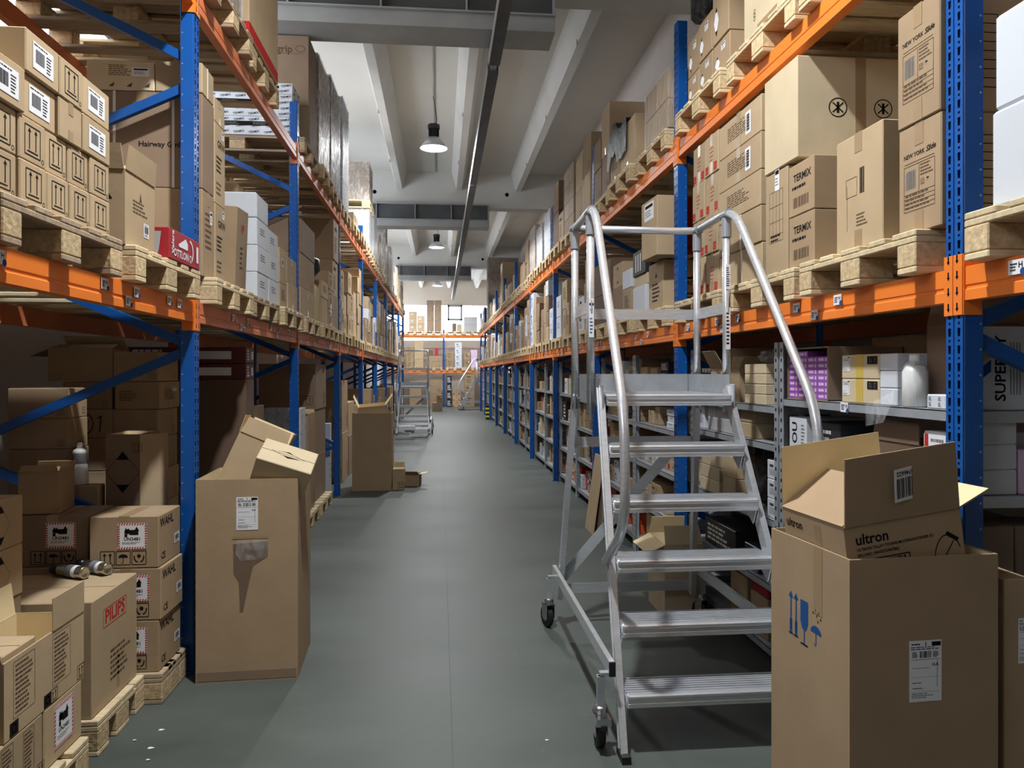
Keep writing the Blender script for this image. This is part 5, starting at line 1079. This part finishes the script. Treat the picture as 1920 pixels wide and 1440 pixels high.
SHL = [.12, .45, .79, 1.14, 1.42]
XS = 1.725
shelving(2.29, 3.60, SHL, 'galvanised shelving unit holding the purple boxes'); lb = place('shelf_label', cached(('locn',), lambda: sticker_mesh('locn', .06, .042).data('location_label')), SC.objects['steel_shelving_unit']); lb.location = (-.003, .055, 1.402); lb.rotation_euler = (0, 0, -math.pi / 2)
shelving(3.62, 4.93, [.12, .45, .79, 1.18, 1.375], 'galvanised shelving unit behind the large platform ladder')
sz = lambda z: z + .001
lc = 'top shelf right of blue post'
carton('super', .075, .42, .28, 'R', (1.765 + .21, 2.345, sz(1.42)), 'big white carton with sideways lettering right of near blue post')
for k in range(3): carton('blank', .085, .155, .083, 'R', (1.755 + .0775, 2.352, sz(1.14) + .084 * k), f"blank white box, {('bottom', 'middle', 'top')[k]} of three right of near blue post", 'white boxes right of the near blue post')
carton('pinkred', .08, .14, .15, 'R', (1.99, 2.352, sz(1.14)), 'pink and white box at right image edge on shelf')
for k in range(2): carton('brown', .16, .15, .245, 'R', (1.83 + .155 * k, 2.395, sz(.79)), f"dusky brown carton, {('left', 'right')[k]} of two under low shelf at right edge", 'dusky cartons at right edge')
o = carton('kraft', .15, .085, .955, 'R', (1.612 + .0425, 2.07, 0), 'tall carton with white label at bottom right edge'); stick(o, 'N', .018, .3, .04, .13, 'address', (.15, .085, .955), 'R')
# second right bay, top shelf
lc = 'top shelf, second right bay'
carton('qr', .1, .1, .05, 'R', (XS + .05, 2.455, sz(1.42)), 'low white printed box beside near blue post on shelf')
open_carton(.22, .2, .3, (1.93, 2.545, sz(1.42)), 0, 'tall brown open carton behind the near blue post', {'N': 100, '-': 80}, 'card_brown')
o = thing('white_bottle', 'white bottle in clear wrap on top shelf', 'bottle', (1.752, 2.61, sz(1.42))); m = MB(); m.lathe([(.04, 0), (.044, .005), (.043, .13), (.032, .15), (.018, .155)], 'plastic_white', 20); m.build('bottle_body', o, True); m = MB(); m.lathe([(.02, .156), (.02, .19), (.016, .194)], 'plastic_white', 16); m.build('cap', o, True)
m = MB(); rnd = random.Random(3); m.tube([(0, 0, .002), (.0, 0, .06), (0, 0, .13), (0, 0, .17)], [.05, .048, .047, .03], 'clear_bag', 12); m.add([(-.07, .02, .03), (-.1, .09, .02), (-.1, .16, .0), (-.115, .13, -.08), (-.1, .04, -.06), (-.05, .05, .06)], [(0, 1, 5), (0, 4, 1), (1, 4, 3), (1, 3, 2)], 'clear_bag'); m.build('plastic_wrap', o, True)
o = open_carton(.12, .14, .2, (XS + .39, 2.76, sz(1.42)), 0, 'open carton with white flap behind the white bottle', {'-': 165, 'N': 90}, 'card')
for k in range(3): carton('blank', .11, .3, .066, 'R', (XS + .15, 2.735, sz(1.42) + .067 * k), f"blank white box, {('bottom', 'middle', 'top')[k]} of three beside yellow-taped cartons", 'white boxes beside yellow-taped cartons')
for k in range(2): carton('yellowtape', .275, .3, .1, 'R', (XS + .15, 2.932, sz(1.42) + .101 * k), f"{('lower', 'upper')[k]} tan carton with yellow tape on top shelf", 'yellow-taped cartons')
pz = sz(1.42); pb = MB(); py0, py1, px0, px1, ph = 3.185, 3.575, XS, XS + .36, .245
pb.box(px0, px1, py0, py0 + .006, pz, pz + ph, 'card_brown'); pb.box(px0, px1, py1 - .006, py1, pz, pz + ph, 'card_brown'); pb.box(px0, px1, py0, py1, pz, pz + .004, 'card_brown'); pb.box(px0, px1, py0 + .006, py1 - .006, pz + ph - .006, pz + ph, 'card_brown'); pb.box(px1 - .006, px1, py0, py1, pz, pz + ph, 'card_brown')
o = pb.build('open_carton'); tag(o, 'brown carton open at front full of purple boxes', 'box')
rows, colsn = 8, 4
for r_ in range(rows):
    for c_ in range(colsn):
        if r_ == 7 and c_ < 2: continue
        cw = (py1 - py0 - .016) / colsn; q = MB(); nm = 'purple_box'
        def mk():
            b_ = MB(); b_.cbox(-.12, .12, -cw / 2 + .001, cw / 2 - .001, 0, .0275, .001, 'purple_card'); f = Face(b_, (-.12, 0, .01375), (0, -1, 0), (0, 0, 1), cw, .0275); f.lift = .0004; f.rect(-cw * .15, 0, cw * .5, .012, 'pink_ink'); f.rect(cw * .3, 0, cw * .14, .016, 'pink_ink'); return b_.data('purple_box')
        q = place(nm, cached(('purple',), mk)); q.location = (px0 + .125, py0 + .008 + cw * (c_ + .5), pz + .0045 + .028 * r_); tag(q, f"purple product box, {ORD[r_ + 1]} row up, {ORD[c_ + 1]} column, in the open carton", 'box', 'purple product boxes in the open carton')
open_carton(.24, .2, .2, (XS + .48, 3.35, sz(1.42)), 0, 'dim open carton with raised flaps behind purple boxes', {'N': 80, 'F': 100, '-': 70}, 'card_kraft')
lc = 'top shelf behind the large ladder'
for k in range(4): carton('taped', .27, .24 if k < 3 else .3, .054, 'R', (1.71 + (.12 if k < 3 else .15), 3.93, sz(1.375) + .055 * k), f"low tan taped carton, {('bottom', 'second', 'third', 'top')[k]} of four behind ladder rail", 'low taped cartons behind the ladder rail')
def crumple(name, sz_, loc, mt, label, cat, seed, n=3):
    bm = bmesh.new(); bmesh.ops.create_icosphere(bm, subdivisions=n, radius=1); rnd = random.Random(seed)
    for v_ in bm.verts: k = 1 + rnd.uniform(-.22, .12); v_.co = Vector((v_.co.x * k * sz_[0] / 2, v_.co.y * k * sz_[1] / 2, max(-1, min(1, v_.co.z * 1.3)) * k * sz_[2] / 2))
    mz = min(v_.co.z for v_ in bm.verts)
    for v_ in bm.verts: v_.co.z -= mz
    me = bpy.data.meshes.new(name); bm.to_mesh(me); bm.free(); me.materials.append(MATS[mt]); o = place(name, me); o.location = loc; return tag(o, label, cat)
crumple('plastic_bag', (.2, .26, .07), (1.84, 3.92, sz(1.375) + .222), 'clear_bag', 'crumpled clear plastic on the low taped cartons', 'bag', 4)
carton('brown', .3, .18, .3, 'R', (2.1, 4.12, sz(1.375)), 'tall dim brown carton behind the low taped cartons'); carton('blueb', .03, .2, .12, 'R', (1.82, 3.68, sz(1.375)), 'thin blue box at end of the low taped cartons')
carton('mixed', .24, .3, .1, 'R', (1.87, 4.5, sz(1.375)), 'carton under the small flap-open carton behind ladder'); open_carton(.24, .3, .1, (1.87, 4.5, sz(1.375) + .102), 0, 'small flap-open carton on shelf behind ladder', {'-': 120, 'N': 100}, 'card')
open_carton(.14, .25, .2, (1.86, 4.27, sz(1.375)), 0, 'torn-flap brown carton on shelf behind ladder', {'-': 60, 'N': 120, 'F': 80}, 'card_kraft')
for k in range(4):
    o = thing('black_bottle', f"slim black bottle, {ORD[k + 1]} of four in row on shelf behind ladder", 'bottle', (1.76, 4.68 + k * .058, sz(1.375)), 0, 'slim black bottles on the shelf'); m = MB(); m.lathe([(.024, 0), (.025, .004), (.025, .15), (.012, .17)], 'plastic_black', 14); m.build('bottle_body', o, True); m = MB(); m.lathe([(.013, .171), (.013, .2)], 'plastic_white', 10); m.build('cap', o, True)
# lower shelves of the two units
for k in range(2):
    for j in range(3): carton('grey', .14, .3, .085, 'R', (1.88, 4.34 + j * .145, sz(1.18) + .086 * k), f"grey carton, {('lower', 'upper')[k]} row, {ORD[j + 1]} from near end behind ladder", 'grey cartons behind the ladder')
carton('wlab', .1, .3, .16, 'R', (1.88, 4.82, sz(1.18)), 'white labelled carton beside grey cartons behind ladder')
for k in range(2): carton('bare', .2, .25, .085, 'R', (1.85, 4.06, sz(1.18) + .086 * k), f"{('lower', 'upper')[k]} bare tan carton on shelf below the low taped cartons", 'bare tan cartons behind the ladder')
for k in range(3): carton('bundle', .34, .12, .082, 'R', (1.77, 4.62, sz(.79) + .083 * k), f"long tan carton, {('bottom', 'middle', 'top')[k]} of three behind ladder steps", 'long tan cartons behind the ladder')
for k in range(2): carton('plainN', .2, .2, .13, 'R', (1.82, 4.32, sz(.79) + .131 * k), f"{('lower', 'upper')[k]} brown taped carton behind ladder steps", 'brown taped cartons behind the ladder')
crumple('plastic_bag', (.34, .34, .33), (1.9, 4.0, sz(.79)), 'black_wrap', 'big dark crumpled plastic bag on shelf behind ladder', 'bag', 8)
for k in range(3): carton('wlab', .15, .3, .1, 'R', (1.87, 3.72, sz(.79) + .101 * k), f"white printed box, {('bottom', 'middle', 'top')[k]} of three at ladder's right stile", 'white printed boxes at the ladder stile')
carton('navy', .18, .28, .14, 'R', (1.86, 4.0, sz(.45)), 'navy blue box on low shelf behind ladder'); carton('black', .5, .3, .16, 'R', (1.88, 4.5, sz(.45)), 'long black box on low shelf behind ladder'); carton('kraft', .16, .28, .2, 'R', (1.86, 3.76, sz(.45)), 'brown carton on low shelf next to navy box')
carton('redc', .2, .25, .08, 'R', (1.86, 3.92, sz(.12) + .222), 'flat red box on lowest shelf behind ladder'); carton('kraft', .22, .3, .22, 'R', (1.88, 3.92, sz(.12)), 'brown carton under the flat red box'); carton('kraft', .24, .3, .26, 'R', (1.88, 4.2, sz(.12)), 'brown carton on lowest shelf behind ladder')
open_carton(.37, .25, .46, (1.535, 4.775, 0), R(0), 'floppy open tan carton on floor behind ladder', {'N': 60, '-': 205, 'F': 70}, 'card_pale')
carton('ou', .17, .3, .19, 'R', (XS + .15, 3.47, sz(1.14)), 'white carton with rotated lettering below purple boxes'); carton('redlab', .12, .3, .2, 'R', (XS + .15, 2.46, sz(1.14)), 'white carton with red band below the printed box'); open_carton(.3, .3, .14, (XS + .17, 2.72, sz(1.14)), 0, 'dark open carton behind the upright open flap', {'-': 85}, 'card_dark', flen=.08)
carton('blank', .2, .3, .1, 'R', (XS + .15, 3.02, sz(1.14)), 'low white box on second shelf below yellow-taped cartons'); carton('black', .24, .3, .18, 'R', (XS + .17, 3.24, sz(1.14)), 'black carton on second shelf below purple boxes')
for j, (lk, y_) in enumerate((('kraft', 2.62), ('white', 2.89), ('brown', 3.16), ('sticker', 3.43))):
    carton(lk, .26, .3, .24, 'R', (XS + .16, y_, sz(.79)), f"{LK[lk]['desc']} on third shelf, {ORD[j + 1]} from near post"); carton(lk, .26, .3, .24, 'R', (XS + .16, y_, sz(.45)), f"{LK[lk]['desc']} on fourth shelf, {ORD[j + 1]} from near post")
# shelves in the further bays: small goods
SMALL = ['plain', 'lines', 'white', 'kraft', 'text', 'wlab', 'bare', 'grey', 'mixed', 'brown', 'sticker', 'red', 'black', 'taped']
FARX = {3: [.12, .45, .79, 1.12, 1.40], 0: [.12, .5, .88, 1.26]}
for i in range(3, 12):
    Y0, Y1 = bay('R', i); rnd = random.Random(200 + i); L_ = FARX.get(i, FARX[0]); mid = (Y0 + Y1) / 2
    for q, (a, b_) in enumerate(((Y0 + .03, mid - .01), (mid + .01, Y1 - .03))): shelving(a, b_, L_, f"galvanised shelving unit, {('near', 'far')[q]} half of {bw('R', i)}")
    for li, z in enumerate(L_):
        y = Y0 + .08; gap = (L_[li + 1] - z if li + 1 < len(L_) else .36) - .07; c = 0
        while y < Y1 - .2:
            w = rnd.uniform(.12, .3) if i < 6 else rnd.uniform(.2, .42); w = min(w, Y1 - .06 - y)
            if y < mid + .03 and y + w > mid - .03:
                w = mid - .03 - y
                if w < .07: y = mid + .035; continue
            lk = rnd.choice(SMALL)
            if i == 4 and li == 0 and c % 2 == 0: lk = rnd.choice(['orange', 'redc', 'orange'])
            if i == 3 and li == 0 and c > 4: lk = 'orange'
            hh_ = gap * rnd.uniform(.45, 1); n = rnd.choice((1, 1, 2, 3)) if i < 7 else rnd.choice((1, 1, 2))
            if rnd.random() > .1: stack('R', XS + rnd.uniform(0, .05), 0, 0, rnd.uniform(.2, .34), z + .001, [(lk, hh_ / n)] * n, f"{('bottom', 'second', 'third', 'fourth', 'fifth')[li]} shelf, {bw('R', i)}", (y, y + w - .01), name='product_box')
            y += w + rnd.choice((0, .01, .04)); c += 1
for k in range(4):
    o = thing('teal_bottle', f"pale teal bottle, {ORD[k + 1]} of four on shelf of fifth right bay", 'bottle', (1.69 - .06, 12.2 + k * .14, 1.0)) if False else None
m = MB(); Yb = YP['R'][9] - .3; gx, gy = ground(922, 786); gx -= .12
for k in range(7): m.box(gx - .09, gx + .09, gy - .1, gy + .1, .065 * k, .065 * (k + 1), 'yellow_plastic' if k % 2 else 'plastic_black')
o = m.build('post_protector'); o['kind'] = 'thing'; tag(o, 'yellow and black striped post guard at far right post', 'post guard')
for j, (lk, h_, yy_, lean) in enumerate((('card_brown', .7, 7.28, 6), ('card', .75, 7.36, 8))):
    m = MB(); m.cbox(0, .02, -.0, .35, 0, h_, .004, lk); o = m.build('flattened_carton'); o.location = (1.50 - j * .06, yy_ - .35, 0); o.rotation_euler = (0, R(lean), 0); tag(o, ('darker flattened carton leaning on third right post', 'paler flattened carton leaning on third right post')[j], 'flattened carton')
# ------------------------------------------------------------------ right tall carton with the ultron carton in it
C0, C1, C2 = Vector((1.123, 1.947)), Vector((1.581, 1.975)), Vector((1.084, 2.374)); TW, TD = .459, .429; yaw = math.atan2(C1.y - C0.y, C1.x - C0.x)
cen = (C1 + C2) / 2; TH = 1.034
def pr_tall(f):
    a = f['A']; a.rect(.0 + .06, a.h / 2 - .1, .045, .2, 'tape'); z = a.h / 2 - .24
    for x in (-.09, -.06): a.arrow(x, z + .01, .12, 'ink_blue', .028); a.rect(x, z - .04, .014, .045, 'ink_blue'); a.rect(x, z - .063, .026, .004, 'ink')
    a.poly([(-.035, z + .06), (.008, z + .06), (.008, z - .005), (-.003, z - .028), (-.024, z - .028), (-.035, z - .005)], 'ink_blue'); a.rect(-.0135, z - .05, .006, .045, 'ink_blue'); a.rect(-.0135, z - .073, .04, .005, 'ink')
    a.brolly(.05, z - .02, .085, 'ink_blue', False)
    for k, (dx, dy) in enumerate(((0, .05), (.012, .06), (.02, .045), (.03, .055), (.04, .04), (.025, .03))): a.rect(.035 + dx, z + dy - .01, .004, .008, 'ink')
RT = open_carton(TD, TW, TH, (cen.x, cen.y, 0), yaw, 'tall open brown carton at bottom right holding a smaller carton', {}, 'card_kraft', prt=pr_tall, t=.007)
stick(RT, 'N', .0, .2, .1, .17, 'address', (TD, TW, TH), 'R')
def pr_ultron(f):
    n, a = f['N'], f['A']; n.text('ultron', -.1, .108, .034, 'ink', 0, .1); n.lift = .0008
    n.text('ULTRON TALAY TITANIUM STRAIGHTENER EU', -.03, .083, .013, 'ink', .02, .24); n.text('SKU NO.: P6055Y2467B62', -.085, .066, .012, 'ink', .02, .13); n.box(-.06, .03, .14, .04, .003); n.bars(-.06, .03, .12, .032, 'ink', 4)
    n.arc(.13, .0, .045, .08, .5, 2.9, .003, 'ink'); n.line((.15, .06), (.09, -.02), .003); n.line((.13, .085), (.165, .06), .012)
    a.text('ultron', -.1, .11, .035, 'ink', 0, .09); a.box(-.06, .03, .1, .07, .002); a.rect(0.03, .08, .035, .1, 'tape'); a.arc(.1, -.01, .03, .06, .4, 2.8, .003, 'ink')
ux, uy = atY(1697, 985, 2.14); UZ = 1.035
UL = open_carton(.33, .365, .30, (1.325, 2.155, UZ + .055 - .30 + .052), (R(0), R(-7.5), yaw), 'open carton with hair-straightener drawing inside right tall carton', {'N': 97, 'F': 84, '+': (162, .115), '-': 30}, 'card_kraft', prt=pr_ultron, flen=.195)
fl = [c for c in UL.children if c.name.startswith('flap')][0]
me = sticker_mesh('code190', .11, .095).data('barcode_label'); q = place('barcode_label', me, fl); q.location = (.02, .1, .006); q.rotation_euler = (R(-90), R(12), 0)
# ------------------------------------------------------------------ rack and goods across the far end
YE = 33.9
def end_rot(o): o.rotation_euler = (0, 0, -math.pi / 2); return o
xe = YE * kx(832)
for k, dx in enumerate((-2.7, 0, 2.6)):
    o = upright('L', YE, 3.5, 1, False, wordy=('left', 'middle', 'right')[k] + ' blue upright frame of the rack across the far end'); o.location = (xe + dx, YE, 0); end_rot(o)
for k, (a, b_) in enumerate(((-2.62, -.04), (.04, 2.52))):
    for lv, zz in (('lower', 1.55), ('upper', 3.18)):
        for rear in (False, True):
            o = beam('L', a, b_, zz, zz + .1, f"{('left', 'right')[k]} orange {lv} {'rear' if rear else 'front'} beam of the far end rack", 'orange_steel', fine=False, rear=rear); o.location = (xe + (a + b_) / 2, YE + (RD if rear else 0), zz); end_rot(o)
for lv, zz in ((1, 1.651), (2, 3.281)):
    for k, dx in enumerate((-2.2, -1.3, -.45, .5, 1.3, 2.1)): pallet((xe + dx, YE + .55, zz), f"pallet on far end rack, {ORD[k + 1]} from left, {('lower', 'upper')[lv - 1]} beams", fine=False, yaw=math.pi / 2, group='pallets on the far end rack')
def endbox(px0, px1, pyb, pyt, lk, label, z0, n=1, dep=.5, grp=None):
    Y_ = YE - .02; x0, x1 = Y_ * kx(px0), Y_ * kx(px1); h = ZXY(pyt, (x0 + x1) / 2, Y_) - z0
    for r_ in range(n):
        lab = label if n == 1 else f"{label}, {tiers(n)[r_]} of {n} stacked"
        o = carton(lk, x1 - x0 - .01, dep, h / n - .003, 'L', ((x0 + x1) / 2, Y_ + dep / 2, z0 + h / n * r_), lab, grp); end_rot(o)
zA, zB = 1.651 + .145, 3.281 + .145
endbox(766.5, 781.5, 625, 584, 'sticker', 'tan carton on upper beams of far end rack, leftmost stack', zB, 3); endbox(782, 796, 625, 592, 'sticker', 'tan carton on upper beams of far end rack, second stack', zB, 2)
endbox(800, 814, 625, 563, 'brown', 'big brown carton on upper far end beams, left column', zB, 3, .7); endbox(814.3, 828, 625, 563, 'brown', 'big brown carton on upper far end beams, right column', zB, 3, .7)
endbox(848, 856, 627, 606, 'dark', 'slim dark carton on upper far end beams', zB); endbox(857, 866, 627, 608, 'bare', 'small tan carton on upper far end beams', zB); endbox(870, 895, 627, 594, 'grey', 'wide greyish carton on upper far end beams', zB, 2)
endbox(762, 776, 692, 650, 'text', 'tan carton on lower far end beams, leftmost stack', zA, 4); endbox(777, 794, 692, 640, 'plain', 'brown carton on lower far end beams, second stack', zA, 3); endbox(800, 829, 692, 667, 'kraft', 'broad brown carton on lower far end beams', zA, 2, .7)
x0, x1 = (YE) * kx(800), YE * kx(829); zt_ = ZXY(667, x0, YE)
endbox(801, 812, 667, 656, 'dark', 'dark carton topmost on lower far end beams', zt_ + .002); endbox(815, 822, 667, 652, 'redc', 'bright red box topmost on lower far end beams', zt_ + .002)
endbox(837, 851, 692, 660, 'text', 'tan carton on lower far end beams right of post', zA, 2); endbox(853, 866, 692, 642, 'wlab', 'white packed carton on lower far end beams', zA, 4); endbox(870, 882, 692, 660, 'sticker2', 'labelled carton on lower far end beams', zA, 2); endbox(883, 895, 692, 656, 'pinkred', 'pink carton on lower far end beams', zA)
endbox(768, 790, 765, 715, 'kraft', 'brown carton under far end rack, leftmost stack', 0, 3); endbox(806, 828, 770, 712, 'kraft', 'brown carton under far end rack, middle stack', 0, 2); endbox(838, 847, 760, 705, 'black', 'black carton under far end rack by the post', 0, 4); endbox(848.5, 864, 760, 729, 'red', 'red-marked carton under far end rack', 0, 3); endbox(871, 890, 760, 702, 'text', 'tan carton under far end rack, right side', 0, 3)
gx, gy = ground(820, 771); carton('kraft', .4, .4, .35, 'L', (gx, gy, 0), 'brown carton on floor in front of far end rack', rot=(0, 0, -math.pi / 2)); carton('sticker2', .26, .26, .3, 'L', (gx + .1, gy, .352), 'small labelled carton on the carton before far end rack', rot=(0, 0, -math.pi / 2))
# ------------------------------------------------------------------ floor litter, seam
for k, (px, py) in enumerate(((302, 1369), (252, 1389), (282, 1403), (277, 1426), (1025, 1388))):
    gx, gy = ground(px, py); rnd = random.Random(k); m = MB(); r_ = rnd.uniform(.006, .013); m.add([(r_ * (1 + .5 * math.cos(3 * a)) * math.cos(a), r_ * .7 * math.sin(a), .0015 + .002 * (k % 2)) for a in [q * math.pi / 4 for q in range(8)]] + [(0, 0, 0)], [(q, (q + 1) % 8, 8) for q in range(8)] + [tuple(range(8))], 'paper'); o = m.build('paper_scrap'); o.location = (gx, gy, .0005); tag(o, f"tiny white paper scrap on the grey floor, {ORD[k + 1]} of five", 'paper scrap', 'paper scraps on the floor')
m = MB()
for k in range(14): m.box(.05, .053, 2 + k * 2.2, 4.19 + k * 2.2, 0, .0006, 'seam')
o = m.build('trim_40'); o['kind'] = 'structure'
# ------------------------------------------------------------------ the farthest cartons, a few pixels each, become one object
far = [o for o in SC.objects if o.parent is None and o.name.split('.')[0] == 'carton' and 17.2 < o.location.y < 32]
bpy.context.view_layer.update()
m = MB(); SRC = {}
for o in far:
    for q in [o] + list(o.children):
        me = q.data; m.T = q.matrix_basis if q is o else o.matrix_basis @ q.matrix_basis; nm = [x.name for x in me.materials]; n0 = len(m.v)
        m.v += [tuple(m.T @ v_.co) for v_ in me.vertices]
        for p in me.polygons: m.f.append([i + n0 for i in p.vertices]); m.m.append(m.mi(nm[p.material_index]))
m.T = None
for o in far:
    for q in list(o.children): bpy.data.objects.remove(q)
    bpy.data.objects.remove(o)
o = m.build('distant_cartons'); o['kind'] = 'stuff'; tag(o, 'many brown cartons on the racks far down the aisle', 'cartons')
w = bpy.data.worlds.new('world'); SC.world = w; w.use_nodes = True
w.node_tree.nodes['Background'].inputs['Color'].default_value = (.8, .88, 1, 1); w.node_tree.nodes['Background'].inputs['Strength'].default_value = .3
v = SC.view_settings; v.view_transform = 'Standard'; v.look = 'None'; v.exposure = EXPO; v.gamma = 1; v.use_curve_mapping = False
SC.cycles.max_bounces = 7; SC.cycles.diffuse_bounces = 4; SC.cycles.glossy_bounces = 3; SC.cycles.transparent_max_bounces = 10; SC.cycles.caustics_reflective = False; SC.cycles.caustics_refractive = False
SC.cycles.use_denoising = True; SC.cycles.sample_clamp_indirect = 6
